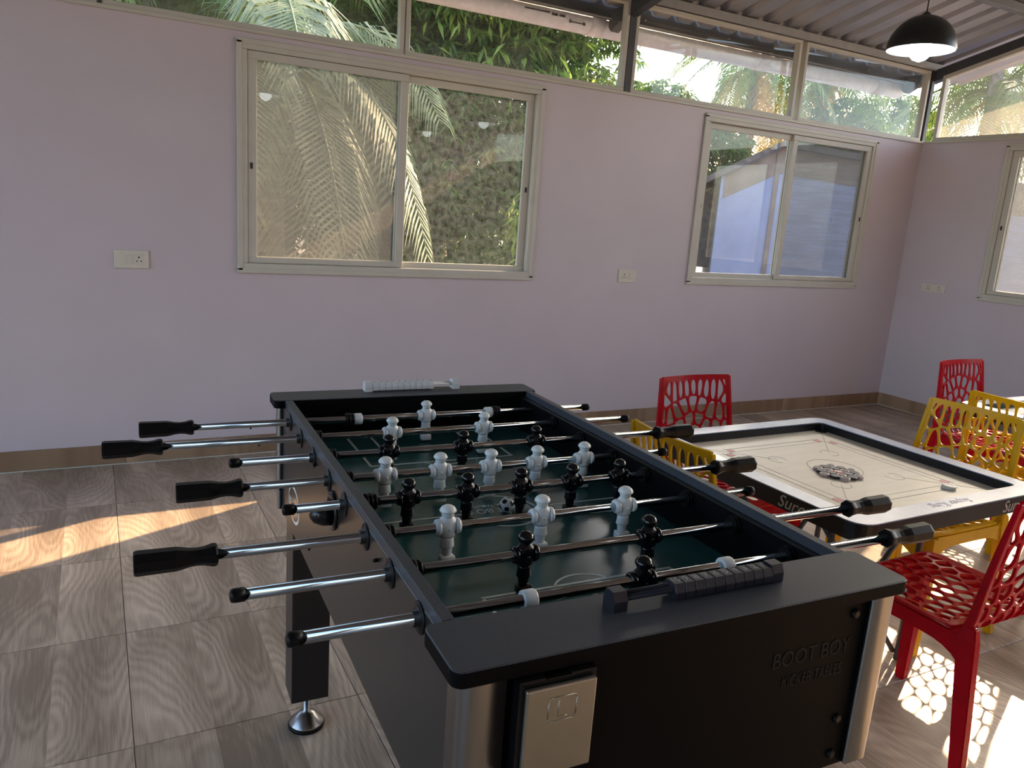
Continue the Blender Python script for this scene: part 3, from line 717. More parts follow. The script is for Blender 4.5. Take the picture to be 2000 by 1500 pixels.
# player figures
def lathe_oval(b, prof, seg=16, x=0, y=0):
    rings = [[(x+rx*math.cos(2*PI*i/seg), y+yo+ry*math.sin(2*PI*i/seg), z) for i in range(seg)] for z, rx, ry, yo in prof]
    add_loft(b, rings)
def figure(facing, style):
    """facing: -1 towards the camera end.  origin on the rod axis"""
    b = BM(); s = facing
    # torso wrapping the rod
    lathe_oval(b, [(-0.017, 0.0125, 0.010, 0), (-0.012, 0.0150, 0.0115, 0), (0.0, 0.0165, 0.0125, 0), (0.008, 0.0172, 0.0120, 0), (0.014, 0.0150, 0.0105, 0), (0.0185, 0.0095, 0.0085, 0), (0.021, 0.0075, 0.0075, 0)])
    # sleeves / shoulder discs around the rod
    for sg in (-1, 1):
        add_rev(b, (sg*0.0135, 0, 0.001), (sg, 0, 0), [(0, 0.0135), (0.004, 0.0138), (0.0075, 0.0125), (0.009, 0.0100)], 16)
    # neck and head
    if style == 'white':
        lathe_oval(b, [(0.018, 0.0092, 0.0092, 0), (0.0225, 0.0104, 0.0104, 0), (0.0262, 0.0112, 0.0112, 0), (0.0275, 0.0140, 0.0140, 0), (0.0300, 0.0143, 0.0143, 0), (0.0345, 0.0115, 0.0115, 0), (0.0375, 0.0070, 0.0070, 0), (0.0385, 0.0015, 0.0015, 0)])
    else:
        lathe_oval(b, [(0.018, 0.0080, 0.0080, 0), (0.0205, 0.0098, 0.0098, 0), (0.0235, 0.0118, 0.0120, 0), (0.0262, 0.0134, 0.0140, 0), (0.0285, 0.0136, 0.0142, 0), (0.0325, 0.0120, 0.0124, 0), (0.0362, 0.0086, 0.0088, 0), (0.0382, 0.0045, 0.0045, 0), (0.0389, 0.0006, 0.0006, 0)])
    # shorts, legs, foot block
    lathe_oval(b, [(-0.0345, 0.0128, 0.0100, 0), (-0.033, 0.0128, 0.0100, 0), (-0.022, 0.0115, 0.0095, 0), (-0.015, 0.0120, 0.0098, 0)])
    lathe_oval(b, [(-0.052, 0.0075, 0.0062, s*0.001), (-0.045, 0.0088, 0.0072, 0), (-0.036, 0.0098, 0.0082, 0), (-0.030, 0.0102, 0.0086, 0)])
    add_box(b, -0.0125, 0.0125, s*0.002-0.0095, s*0.002+0.0095, -0.0635, -0.0490, bev=0.0025, seg=2)
    # screw head
    add_rev(b, (0, s*0.0118, -0.001), (0, s, 0), [(0, 0.0028), (0.0016, 0.0026)], 8)
    for f in b.faces: f.smooth = True
    return b
def share(bm, mt, nm):
    bmesh.ops.recalc_face_normals(bm, faces=bm.faces[:])
    me = bpy.data.meshes.new(nm); bm.to_mesh(me); bm.free(); me.materials.append(mt); return me
me_w = share(figure(-1, 'white'), M['whitepl'], 'white_player'); me_b = share(figure(-1, 'black'), M['blackpl'], 'black_player')
# grip: octagonal handle along +X starting at the collar
b = BM()
gp = [(0.000, 0.0150), (0.003, 0.0170), (0.008, 0.0168), (0.018, 0.0140), (0.028, 0.0130), (0.038, 0.0138), (0.050, 0.0165), (0.056, 0.0175), (0.106, 0.0182), (0.110, 0.0172), (0.111, 0.0150)]
add_rev(b, (0, 0, 0), (1, 0, 0), gp, 8, smooth=False, rot=PI/8); me_grip = share(b, M['rubber'], 'grip')
b = BM(); add_rev(b, (0, 0, 0), (1, 0, 0), [(0, 0.0096), (0.014, 0.0098), (0.018, 0.0085), (0.0195, 0.004)], 16); me_cap = share(b, M['rubber'], 'rod_cap')
b = BM()
add_rev(b, (0, 0, 0), (1, 0, 0), [(0, 0.0150), (0.004, 0.0155), (0.005, 0.0120), (0.007, 0.0120), (0.008, 0.0155), (0.012, 0.0155), (0.013, 0.0120), (0.015, 0.0120), (0.016, 0.0150), (0.020, 0.0145), (0.021, 0.011)], 18)
me_bump = share(b, M['rubber'], 'bumper')
b = BM(); add_rev(b, (0, 0, 0), (1, 0, 0), [(0, 0.0130), (0.002, 0.0138), (0.018, 0.0138), (0.020, 0.0130)], 18); me_wb = share(b, M['whitepl'], 'white_bumper')
b = BM(); add_rev(b, (0, 0, 0), (1, 0, 0), [(0, 0.022), (0.0015, 0.022), (0.003, 0.019), (0.003, 0.0115), (0.010, 0.0112), (0.010, 0.0082)], 28); me_bear = share(b, M['rubber'], 'bearing')
RZ = 0.844
rods = [  # y, left end, right end, handle side, team, player xs
 (1.800, -0.008, 1.134, 'L', 'w', [0.652]),
 (1.667, -0.075, 1.178, 'L', 'w', [0.522, 0.754]),
 (1.529, 0.150, 1.280, 'R', 'b', [0.473, 0.644, 0.828]),
 (1.388, 0.048, 1.097, 'L', 'w', [0.424, 0.538, 0.649, 0.757, 0.874]),
 (1.262, 0.208, 1.245, 'R', 'b', [0.430, 0.546, 0.658, 0.772, 0.885]),
 (1.119, -0.018, 1.115, 'L', 'w', [0.452, 0.629, 0.803]),
 (0.985, 0.096, 1.341, 'R', 'b', [0.530, 0.763]),
 (0.855, 0.146, 1.290, 'R', 'b', [0.659]),
]
for (ry, xl, xr, hs, team, ps) in rods:
    b = BM(); add_tube(b, (fx(xl+0.004), 0, 0), (fx(xr-0.004), 0, 0), 0.0080, seg=18)
    rod = obj('rod', b, M['chrome'], FT, (0, fy(ry), RZ))
    if hs == 'L':
        mobj('handle', me_grip, rod, (fx(xl+0.111), 0, 0), (0, 0, PI)); mobj('rod_cap', me_cap, rod, (fx(xr-0.019), 0, 0))
    else:
        mobj('handle', me_grip, rod, (fx(xr-0.111), 0, 0)); mobj('rod_cap', me_cap, rod, (fx(xl+0.019), 0, 0), (0, 0, PI))
    for pxx in ps:
        p = mobj('player', me_w if team == 'w' else me_b, rod, (fx(pxx), 0, 0), (random.uniform(-0.06, 0.06), 0, 0))
        p['label'] = 'white player figure' if team == 'w' else 'black player figure'
    if ry == 1.800:
        for bx, dx in ((0.465, -0.021), (0.815, 0.020)):
            o = mobj('side_bumper', me_wb, rod, (fx(bx), 0, 0)); o['label'] = 'white bumper sleeve'
            mobj('bumper', me_bump, rod, (fx(bx+dx), 0, 0))
    elif ry == 0.855:
        for bx in (0.461, 0.808):
            o = mobj('side_bumper', me_wb, rod, (fx(bx), 0, 0)); o['label'] = 'white bumper sleeve'
        mobj('bumper', me_bump, rod, (fx(0.940), 0, 0))
    else:
        mobj('bumper', me_bump, rod, (fx(0.940), 0, 0)); mobj('bumper', me_bump, rod, (fx(0.350 if ry == 1.262 else 0.339), 0, 0))
    mobj('bearing', me_bear, FT, (fx(0.314), fy(ry), RZ), (0, 0, PI)); mobj('bearing', me_bear, FT, (fx(0.976), fy(ry), RZ))
    if hs == 'L':
        b = BM(); add_rev(b, (fx(xl+0.150 if False else 0.225), fy(ry), RZ-0.0075), (0, 0, -1), [(0, 0.0022), (0.004, 0.002)], 8)
        for v in b.verts: v.co.y -= fy(ry); v.co.z -= RZ
        obj('grub_screw', b, M['rubber'], rod)
# abacus score counters on the end plates
def counter(x0, x1, yc, blockside, mt, digm, nm_label):
    """x0..x1 extent; beads pushed towards blockside"""
    b = BM(); zc = H+0.014
    for xe in (x0, x1):
        d = 0.020 if xe == x0 else -0.020
        xa, xb = sorted((xe, xe+d))
        pts = [(-0.013, 0), (0.013, 0), (0.013, 0.014), (0.008, 0.026), (-0.008, 0.026), (-0.013, 0.014)]
        add_prism(b, [(fy(yc)+p, H+q) for p, q in pts], fx(xa), fx(xb), axis='x')
    for dy in (-0.005, 0.005): add_tube(b, (fx(x0+0.008), fy(yc)+dy, zc), (fx(x1-0.008), fy(yc)+dy, zc), 0.0042, seg=10)
    c = obj('score_counter', b, mt, FT); c['label'] = nm_label
    bw_ = 0.0168
    for k in range(10):
        if blockside == 'R': xa = x1-0.0205-bw_*(10-k)
        else: xa = x0+0.0205+bw_*k
        b = BM(); pts = [(-0.0145, 0.003), (0.0145, 0.003), (0.0150, 0.013), (0.010, 0.0235), (-0.010, 0.0235), (-0.0150, 0.013)]
        add_prism(b, [(fy(yc)+p, H+q) for p, q in pts], fx(xa+0.0005), fx(xa+bw_-0.0005), axis='x')
        bmesh.ops.bevel(b, geom=b.edges[:], offset=0.0008, segments=1, affect='EDGES')
        obj('bead', b, mt, c)
        me = text_mesh(str(k+1 if blockside == 'L' else 10-k), 0.015, extr=0.0002); me.materials.clear(); me.materials.append(digm)
        o = mobj('bead_numeral', me, c); o.matrix_local = basis((fx(xa+bw_/2), fy(yc), H+0.0237), (1, 0, 0), (0, 1, 0), (0, 0, 1))
counter(0.524, 0.806, 0.741, 'R', M['navypl'], M['digit'], 'dark score counter with sliding beads')
counter(0.526, 0.790, 1.936, 'L', M['greypl'], M['digit'], 'pale grey score counter with sliding beads')
# the little football on the field
phi = (1+5**0.5)/2
ico = [Vector(v).normalized() for v in ((0, 1, phi), (0, -1, phi), (0, 1, -phi), (0, -1, -phi), (1, phi, 0), (-1, phi, 0), (1, -phi, 0), (-1, -phi, 0), (phi, 0, 1), (-phi, 0, 1), (phi, 0, -1), (-phi, 0, -1))]
b = BM(); bmesh.ops.create_icosphere(b, subdivisions=5, radius=0.0155)
for f in b.faces:
    f.smooth = True; cn = f.calc_center_median().normalized(); f.material_index = 1 if max(cn.dot(v) for v in ico) > 0.945 else 0
ball = obj('ball', b, [M['whitepl'], M['blackpl']]); ball.rotation_euler = (0.5, 0.3, 0.2)
ball.location = T2W(0.652, 1.304, FZ+0.0160)
tag(ball, 'small white and black football resting on the green centre circle', 'ball')

# ================================================================== CARROM BOARDS
CZ0, CZ1 = 0.612, 0.660; CS = 0.857/2
def carrom(label, loc, rz, first=True):
    t = thing('carrom_board', label, 'game board', loc, rz)
    outer = rrect(-CS, CS, -CS, CS, 0.055, 6); inner = rrect(-CS+0.066, CS-0.066, -CS+0.066, CS-0.066, 0.020, 6)
    b = BM(); add_ring(b, outer, inner, CZ0, CZ1-0.002); obj('frame', b, M['cside'], t)
    o2 = rrect(-CS+0.002, CS-0.002, -CS+0.002, CS-0.002, 0.053, 6); i2 = rrect(-CS+0.064, CS-0.064, -CS+0.064, CS-0.064, 0.022, 6)
    k = len(o2)//4
    for q in range(4):          # four mitred top strips
        ids = [((q*7+3+i) % 28) for i in range(8)]
        b = BM()
        lo = [[b.verts.new((*p[i], z)) for i in ids] for p in (o2, i2) for z in (CZ1-0.002, CZ1+0.001)]
        ob, ot, ib, it = lo
        for i in range(7):
            for vs in ((ot[i], ot[i+1], it[i+1], it[i]), (ob[i], ob[i+1], ot[i+1], ot[i]), (ib[i], ib[i+1], it[i+1], it[i]), (ob[i], ob[i+1], ib[i+1], ib[i])): b.faces.new(vs)
        obj('top_strip', b, M['cframe'], t)
    h = CS-0.066; SZ = 0.632
    b = BM(); add_box(b, -h-0.004, h+0.004, -h-0.004, h+0.004, SZ-0.010, SZ); pl = obj('playing_surface', b, M['cply'], t)
    b = BM(); z0, z1 = SZ, SZ+0.0004; q = h-0.098; 
    for s in (1, -1):
        for e, w in ((q, 0.0032), (q-0.030, 0.0016)):
            stripe(b, (-q+0.03, s*e), (q-0.03, s*e), w, z0, z1); stripe(b, (s*e, -q+0.03), (s*e, q-0.03), w, z0, z1)
        for s2 in (1, -1):
            stripe(b, (s*0.125, s2*0.125), (s*(h-0.04), s2*(h-0.04)), 0.0018, z0, z1)
            arc(b, s*0.125, s2*0.125, 0.030, 45+90*(0 if s > 0 and s2 > 0 else 1 if s < 0 and s2 > 0 else 2 if s < 0 else 3)-210+45, 45+90*(0 if s > 0 and s2 > 0 else 1 if s < 0 and s2 > 0 else 2 if s < 0 else 3)+120, 0.0018, z0, z1, 20)
    arc(b, 0, 0, 0.085, 0, 360, 0.0022, z0, z1, 48)
    obj('line_print', b, M['cline'], pl)
    b = BM()
    for s in (1, -1):
        for s2 in (1, -1):
            for (xx, yy) in ((s*(q-0.015), s2*(q-0.052)), (s*(q-0.052), s2*(q-0.015))):
                add_rev(b, (xx, yy, z0), (0, 0, 1), [(0, 0.0145), (0.0006, 0.0145)], 20)
    obj('red_spots', b, M['cred'], pl)
    for s in (1, -1):
        for s2 in (1, -1):
            b = BM(); add_rev(b, (s*(h-0.022), s2*(h-0.022), SZ), (0, 0, 1), [(0, 0.022), (0.0008, 0.022)], 24); obj('pocket', b, M['black_hole'], t)
    # cushions
    b = BM(); add_ring(b, rrect(-h-0.002, h+0.002, -h-0.002, h+0.002, 0.020, 6), rrect(-h+0.003, h-0.003, -h+0.003, h-0.003, 0.018, 6), SZ, CZ1-0.004); obj('cushion', b, M['cside'], t)
    for mw in (basis((-CS-0.0004, -0.215, 0.634), (0, -1, 0), (0, 0, 1), (-1, 0, 0)), basis((0.245, -CS-0.0004, 0.634), (1, 0, 0), (0, 0, 1), (0, -1, 0))):
        lettering('side_lettering', 'Surco', 0.050, M['logo'], t, mw, shear=0.25)
    return t
cb_rot = 0.012
C1 = carrom('carrom board with pieces grouped at its centre, beside the football table', (2.079, 1.592, 0), cb_rot)
lettering('pen_writing', 'Super King', 0.040, M['pen'], C1, basis((-0.01, -CS+0.034, CZ1+0.0012), (-1, 0, 0), (0, -1, 0), (0, 0, 1)), shear=0.3)
C2 = carrom('second carrom board at the right edge, its near side out of frame', (3.890, 1.640, 0), 0.0)
def stand(label, loc, rz):
    t = thing('folding_stand', label, 'stand', loc, rz)
    for s in (1, -1):
        b = BM(); y = s*0.19
        add_path(b, [(0.21, y, 0.004), (0.215, y, 0.30), (0.225, y, 0.602)], 0.0095); obj('leg', b, M['steel_dark'], t)
        b = BM(); add_path(b, [(-0.21, y, 0.004), (-0.215, y, 0.30), (-0.225, y, 0.602)], 0.0095); obj('leg', b, M['steel_dark'], t)
        b = BM(); add_tube(b, (-0.30, y-s*0.014, 0.600), (0.205, y-s*0.014, 0.03), 0.0085); obj('brace', b, M['steel_dark'], t)
        b = BM(); add_tube(b, (0.30, y-s*0.030, 0.600), (-0.205, y-s*0.030, 0.03), 0.0085); obj('brace', b, M['steel_dark'], t)
        b = BM(); add_tube(b, (-0.32, y, 0.605), (0.32, y, 0.605), 0.007); obj('top_bar', b, M['steel_dark'], t)
    return t
stand('thin black folding legs under the centre carrom board', (2.082, 1.592, 0), cb_rot)
stand('thin black folding legs under the far right carrom board', (3.890, 1.640, 0), 0.0)
# carrom men in the opening pattern
def coin(r, h, mt, mt2):
    b = BM(); add_rev(b, (0, 0, 0), (0, 0, 1), [(0, r-0.001), (0.001, r), (h-0.001, r), (h, r-0.0012)], 24, smooth=False)
    add_rev(b, (0, 0, h), (0, 0, 1), [(0, r*0.72), (0.0005, r*0.70), (0.0005, r*0.62), (0.0001, r*0.60)], 20, mi=1)
    me = bpy.data.meshes.new('coin'); bmesh.ops.recalc_face_normals(b, faces=b.faces[:]); b.to_mesh(me); b.free(); me.materials.append(mt); me.materials.append(mt2); return me
mcb = coin(0.0150, 0.008, M['coin_b'], M['steel']); mcw = coin(0.0150, 0.008, M['coin_w'], M['coin_b']); mcr = coin(0.0150, 0.008, M['coin_r'], M['coin_w'])
cpos = [(0, 0)]+[(0.0304*math.cos(R(60*k)), 0.0304*math.sin(R(60*k))) for k in range(6)]
for k in range(6):
    a, c = R(60*k), R(60*(k+1)); cpos.append((0.0608*math.cos(a), 0.0608*math.sin(a)))
    cpos.append((0.0304*(math.cos(a)+math.cos(c)), 0.0304*(math.sin(a)+math.sin(c))))
CLOCK = ['twelve', 'one', 'two', 'three', 'four', 'five', 'six', 'seven', 'eight', 'nine', 'ten', 'eleven']
for i, (dx, dy) in enumerate(cpos):
    me = mcr if i == 0 else (mcw if i % 2 else mcb)
    o = mobj('carrom_coin', me, None, (2.036+dx, 1.545+dy, 0.6326))
    if i == 0: lb = 'red queen piece at the middle of the cluster on the carrom board'
    else:
        va = math.atan2(1.545, 2.036)-math.atan2(dy, dx)          # clockwise from straight away from the camera
        hr = CLOCK[round(va/(2*PI)*12) % 12]; rr_ = math.hypot(dx, dy)
        lb = '%s carrom piece, %s ring of the cluster, at %s o clock' % ('pale wooden' if i % 2 else 'black', 'inner' if rr_ < 0.04 else 'outer', hr)
    tag(o, lb, 'game piece', 'pieces in the centre of the carrom board')
b = BM(); add_rev(b, (0, 0, 0), (0, 0, 1), [(0, 0.0195), (0.0015, 0.0207), (0.009, 0.0207), (0.0105, 0.0190), (0.0105, 0.012), (0.0098, 0.0115)], 32, smooth=False)
o = obj('carrom_striker', b, M['ivory'], None, (2.277, 1.334, 0.6326)); tag(o, 'single ivory striker disc lying at the right of the carrom board', 'game piece')

# ================================================================== COBWEB CHAIRS
def clip(poly, n, d):
    """keep points with n.p <= d"""
    out = []
    for i in range(len(poly)):
        p, q = poly[i], poly[(i+1) % len(poly)]
        sp, sq = n[0]*p[0]+n[1]*p[1]-d, n[0]*q[0]+n[1]*q[1]-d
        if sp <= 0: out.append(p)
        if (sp < 0 < sq) or (sq < 0 < sp):
            t = sp/(sp-sq); out.append((p[0]+t*(q[0]-p[0]), p[1]+t*(q[1]-p[1])))
    return out
def area(p): return 0.5*sum(p[i][0]*p[(i+1) % len(p)][1]-p[(i+1) % len(p)][0]*p[i][1] for i in range(len(p)))
def chaikin(p, n=2):
    for _ in range(n):
        q = []
        for i in range(len(p)):
            a, c = p[i], p[(i+1) % len(p)]
            q += [(0.75*a[0]+0.25*c[0], 0.75*a[1]+0.25*c[1]), (0.25*a[0]+0.75*c[0], 0.25*a[1]+0.75*c[1])]
        p = q
    return p
def inset(poly, d):
    out = list(poly)
    for i in range(len(poly)):
        p, q = poly[i], poly[(i+1) % len(poly)]; e = (q[0]-p[0], q[1]-p[1]); L_ = math.hypot(*e)
        if L_ < 1e-9: continue
        n = (e[1]/L_, -e[0]/L_); out = clip(out, n, n[0]*p[0]+n[1]*p[1]-d)
        if len(out) < 3: return []
    return out
def web(outline, border, seeds, strut, aniso=None):
    """returns verts2d, tris, boundary info for a convex outline with voronoi holes"""
    inner = inset(outline, border-strut/2); holes = []
    for i, s in enumerate(seeds):
        c = list(inner)
        for j, o in enumerate(seeds):
            if i == j: continue
            n = (o[0]-s[0], o[1]-s[1]); L_ = math.hypot(*n)
            if L_ > 0.2: continue
            mx_, my_ = (o[0]+s[0])/2, (o[1]+s[1])/2; n = (n[0]/L_, n[1]/L_)
            c = clip(c, n, n[0]*mx_+n[1]*my_)
            if len(c) < 3: break
        if len(c) < 3: continue
        if area(c) < 0: c.reverse()
        c = inset(c, strut/2)
        if len(c) < 3 or area(c) < 0.00003: continue
        # drop tiny edges
        c = [p for k, p in enumerate(c) if math.hypot(p[0]-c[k-1][0], p[1]-c[k-1][1]) > 0.0012]
        if len(c) >= 3: holes.append(chaikin(c, 2))
    dens = []
    for i in range(len(outline)):
        p, q = outline[i], outline[(i+1) % len(outline)]; k = max(1, int(math.hypot(q[0]-p[0], q[1]-p[1])/0.02))
        dens += [(p[0]+(q[0]-p[0])*t/k, p[1]+(q[1]-p[1])*t/k) for t in range(k)]
    vs = [Vector(p) for p in dens]; es = [(i, (i+1) % len(dens)) for i in range(len(dens))]
    for h in holes:
        s0 = len(vs); vs += [Vector(p) for p in h]; es += [(s0+i, s0+(i+1) % len(h)) for i in range(len(h))]
    ov, oe, of, *_ = delaunay_2d_cdt(vs, es, [], 0, 1e-6)
    def inside(poly, x, y):
        r = False
        for i in range(len(poly)):
            a, c = poly[i], poly[i-1]
            if (a[1] > y) != (c[1] > y) and x < (c[0]-a[0])*(y-a[1])/(c[1]-a[1])+a[0]: r = not r
        return r
    bbs = [(min(p[0] for p in h), max(p[0] for p in h), min(p[1] for p in h), max(p[1] for p in h)) for h in holes]
    tris = []
    for f in of:
        cx, cy = sum(ov[i][0] for i in f)/3, sum(ov[i][1] for i in f)/3
        if not inside(dens, cx, cy): continue
        if any(bb[0] < cx < bb[1] and bb[2] < cy < bb[3] and inside(h, cx, cy) for h, bb in zip(holes, bbs)): continue
        tris.append(list(f))
    return [tuple(v) for v in ov], tris
def sheet_from_web(b, verts, tris, fmap, thick):
    e = 1e-4; A, Bv = [], []
    for (u, v) in verts:
        p = Vector(fmap(u, v)); n = (Vector(fmap(u+e, v))-p).cross(Vector(fmap(u, v+e))-p).normalized()
        A.append(b.verts.new(p+n*thick/2)); Bv.append(b.verts.new(p-n*thick/2))
    cnt = {}
    for t in tris:
        f = b.faces.new([A[i] for i in t]); f.smooth = True
        f = b.faces.new([Bv[i] for i in reversed(t)]); f.smooth = True
        for i in range(3):
            k = (t[i], t[(i+1) % 3]); kk = (min(k), max(k)); cnt.setdefault(kk, []).append(k)
    for kk, l in cnt.items():
        if len(l) == 1:
            i, j = l[0]
            f = b.faces.new((A[j], A[i], Bv[i], Bv[j])); f.smooth = True
            for ed in f.edges:
                if {ed.verts[0], ed.verts[1]} in ({A[i], A[j]}, {Bv[i], Bv[j]}): ed.smooth = False
rs_ = random.Random(11)
BH = 0.400      # back length along the curve
def back_seeds():
    s = []
    # rows of cells on arcs that fan out from the foot of the back, tall slots along the top
    rows = [(0.028, 0.042), (0.072, 0.046), (0.118, 0.050), (0.168, 0.046), (0.222, 0.042)]
    for ri, (r, stp) in enumerate(rows):
        n = int(0.40/stp)+2
        for k in range(-n, n+1):
            u = (k+(0.5 if ri % 2 else 0))*stp; v = r+0.050-1.25*u*u+(0.012*math.cos(u*30) if ri > 0 else 0)
            s.append((u+rs_.uniform(-0.005, 0.005), v+rs_.uniform(-0.006, 0.006)))
    for k in range(-6, 7):
        u = k*0.033
        if abs(k) >= 5: s += [(u, 0.365), (u+0.006, 0.318)]
        else: s.append((u+rs_.uniform(-0.002, 0.002), 0.352+rs_.uniform(-0.003, 0.003)-0.35*u*u))
    return [p for p in s if abs(p[0]) < 0.205 and -0.01 < p[1] < 0.41]
RB = 0.055; VA = RB*PI/2
def back_map(u, v):
    if v < VA:
        a = v/RB; y = 0.152+RB*math.sin(a); z = 0.424+RB*(1-math.cos(a)); t = 0.0
    else:
        t = (v-VA)/(BH-VA); y = 0.152+RB+0.052*t**1.1; z = 0.424+RB+(0.792-0.424-RB)*t
    k = min(1.0, v/VA)
    return (u, y-0.022*(u/0.18)**2*(0.35+0.65*t)*k, z)
bo = [(-0.198, 0.0), (0.198, 0.0), (0.196, 0.06), (0.184, 0.25), (0.174, 0.372), (0.166, BH), (-0.166, BH), (-0.174, 0.372), (-0.184, 0.25), (-0.196, 0.06)]
def seat_seeds():
    s = []
    for ri in range(11):
        v = -0.19+ri*0.040
        stp = 0.050 if ri < 7 else 0.046
        for k in range(-5, 6):
            u = (k+(0.5 if ri % 2 else 0))*stp
            s.append((u+rs_.uniform(-0.006, 0.006), v+0.9*u*u+rs_.uniform(-0.006, 0.006)))
    return s
def seat_map(u, v):
    f = max(0.0, (-0.145-v)/0.05)
    z = 0.432-0.014*math.exp(-((v-0.06)/0.10)**2)*(1-(u/0.2)**2)-0.018*f*f+0.004*(abs(u)/0.19)**6
    return (u, v, z)
so_ = [(-0.196, 0.158), (-0.200, 0.05), (-0.200, -0.12), (-0.188, -0.180), (-0.165, -0.195), (0.165, -0.195), (0.188, -0.180), (0.200, -0.12), (0.200, 0.05), (0.196, 0.158)]
bseeds, sseeds = back_seeds(), seat_seeds()
bweb = web(bo, 0.019, bseeds, 0.0066); sweb = web(so_, 0.024, sseeds, 0.0066)
def leg_loft(b, secs):
    """secs: (centre xyz, half x, half y)"""
    add_loft(b, [[(c[0]-hx, c[1]-hy, c[2]), (c[0]+hx, c[1]-hy, c[2]), (c[0]+hx, c[1]+hy, c[2]), (c[0]-hx, c[1]+hy, c[2])] for c, hx, hy in secs], smooth=False)
    bmesh.ops.bevel(b, geom=b.edges[:], offset=0.003, segments=2, affect='EDGES')
def make_chair(col, label, loc, rz):
    mt = M[col]; t = thing('cobweb_chair', label, 'chair', loc, rz)
    b = BM(); sheet_from_web(b, *sweb, seat_map, 0.008); obj('seat', b, mt, t)
    b = BM(); sheet_from_web(b, *bweb, back_map, 0.008); bk = obj('backrest', b, mt, t)
    # thick stiles along both edges of the back, and the top rail
    for s in (1, -1):
        b = BM(); rings = []
        for k in range(9):
            v = 0.045+(BH*0.99-0.045)*k/8; u = s*(0.190 if v < 0.06 else 0.190-(v-0.06)/(BH-0.06)*0.022)
            p = Vector(back_map(u, v)); hx = 0.0085; hy = 0.017-0.008*k/8
            rings.append([(p.x-hx, p.y-hy*0.4, p.z), (p.x+hx, p.y-hy*0.4, p.z), (p.x+hx, p.y+hy, p.z), (p.x-hx, p.y+hy, p.z)])
        add_loft(b, rings, smooth=False); bmesh.ops.bevel(b, geom=b.edges[:], offset=0.002, segments=1, affect='EDGES'); obj('stile', b, mt, bk)
    for s in (1, -1):
        b = BM(); leg_loft(b, [((s*0.190, -0.172, 0.0), 0.013, 0.015), ((s*0.186, -0.170, 0.20), 0.017, 0.019), ((s*0.180, -0.165, 0.424), 0.021, 0.024)]); obj('leg', b, mt, t)
        b = BM(); leg_loft(b, [((s*0.196, 0.252, 0.0), 0.013, 0.014), ((s*0.193, 0.230, 0.20), 0.014, 0.019), ((s*0.190, 0.202, 0.424), 0.013, 0.024), ((s*0.190, 0.203, 0.46), 0.009, 0.016)]); obj('leg', b, mt, t)
        # side apron with an arched underside
        b = BM(); n = 14; pts = [(-0.165+0.365*k/n, 0.428) for k in range(n+1)]
        arch = [(-0.165+0.365*k/n, 0.390-0.040*abs(2*k/n-1)**5.0) for k in range(n+1)]
        add_prism(b, pts+arch[::-1], s*0.194-0.005, s*0.194+0.005, axis='x'); obj('side_apron', b, mt, t)
    for yy, nm in ((-0.186, 'front_apron'),):
        b = BM(); n = 14
        pts = [(-0.18+0.36*k/n, 0.412) for k in range(n+1)]; arch = [(-0.18+0.36*k/n, 0.378-0.075*abs(2*k/n-1)**3.0) for k in range(n+1)]
        add_prism(b, pts+arch[::-1], yy-0.004, yy+0.004, axis='y'); obj(nm, b, mt, t)
    return t
RED = make_chair('red', 'red perforated plastic chair nearest the camera, seen from its side at the right edge', (2.030, 1.160, 0), PI)
YEL = make_chair('yellow', 'yellow perforated chair whose back rises between football table and carrom board', (1.634, 1.605, 0), PI/2)
dup(RED, (2.057, 2.022, 0), 0, 'red perforated plastic chair behind the centre carrom board, facing the camera')
dup(YEL, (2.545, 1.593, 0), -PI/2, 'yellow perforated chair tucked under the right side of the centre carrom board')
dup(YEL, (3.369, 1.645, 0), PI/2, 'yellow perforated chair partly hidden behind the right hand yellow chair back')
dup(RED, (3.888, 2.095, 0), 0, 'red perforated plastic chair farthest right, against the pale right wall')

# ================================================================== OUTSIDE
b = BM(); add_box(b, -40, 60, -30, 70, -0.62, -0.42); struct(obj('ground', b, M['ground']))
# neighbouring house
HS = thing('house', 'small pale blue house with a low dark gable beyond the far window', 'house', (7.74, 8.5, -0.42), R(-40))
b = BM(); add_prism(b, [(0, 0), (5.2, 0), (5.2, 2.36), (0.76, 2.92), (0, 2.50)], 0, 3.6, axis='y'); obj('wall', b, M['house'], HS)
b = BM(); add_prism(b, [(0.05, 2.20), (0.76, 2.58), (5.15, 2.05), (5.15, 2.34), (0.76, 2.90), (0.05, 2.51)], -0.012, 0.0, axis='y'); obj('stained_band', b, M['house_top'], HS)
b = BM(); add_prism(b, [(-0.42, 2.27), (0.76, 2.92), (0.76, 3.00), (-0.42, 2.36)], -0.14, 3.8, axis='y'); obj('roof_slope', b, M['tilesroof'], HS)
b = BM(); add_prism(b, [(0.76, 2.92), (5.5, 2.32), (5.5, 2.39), (0.76, 3.00)], -0.14, 3.8, axis='y'); obj('roof_slope', b, M['tilesroof'], HS)
b = BM(); add_box(b, -0.34, 0.0, 0.6, 3.4, 1.2, 2.3); obj('lean_to', b, M['tilesroof'], HS)
b = BM(); add_box(b, 0.70, 0.76, -0.03, -0.012, 0.0, 2.84); obj('downpipe', b, M['house_top'], HS)
rl = thing('garden_railing', 'maroon garden railing by the corner of the pale house', 'railing', (7.35, 9.3, -0.42))
b = BM(); add_box(b, -0.5, 0.6, 0.05, 0.12, 0, 1.15); obj('low_wall', b, M['maroon'], rl)
for k in range(8):
    b = BM(); add_tube(b, (-0.45+k*0.14, 0, 0), (-0.45+k*0.14, 0, 1.28), 0.012, seg=6); obj('bar', b, M['steel_dark'], rl)
b = BM(); add_tube(b, (-0.5, 0, 1.28), (0.6, 0, 1.28), 0.018, seg=6); obj('top_rail', b, M['steel_dark'], rl)

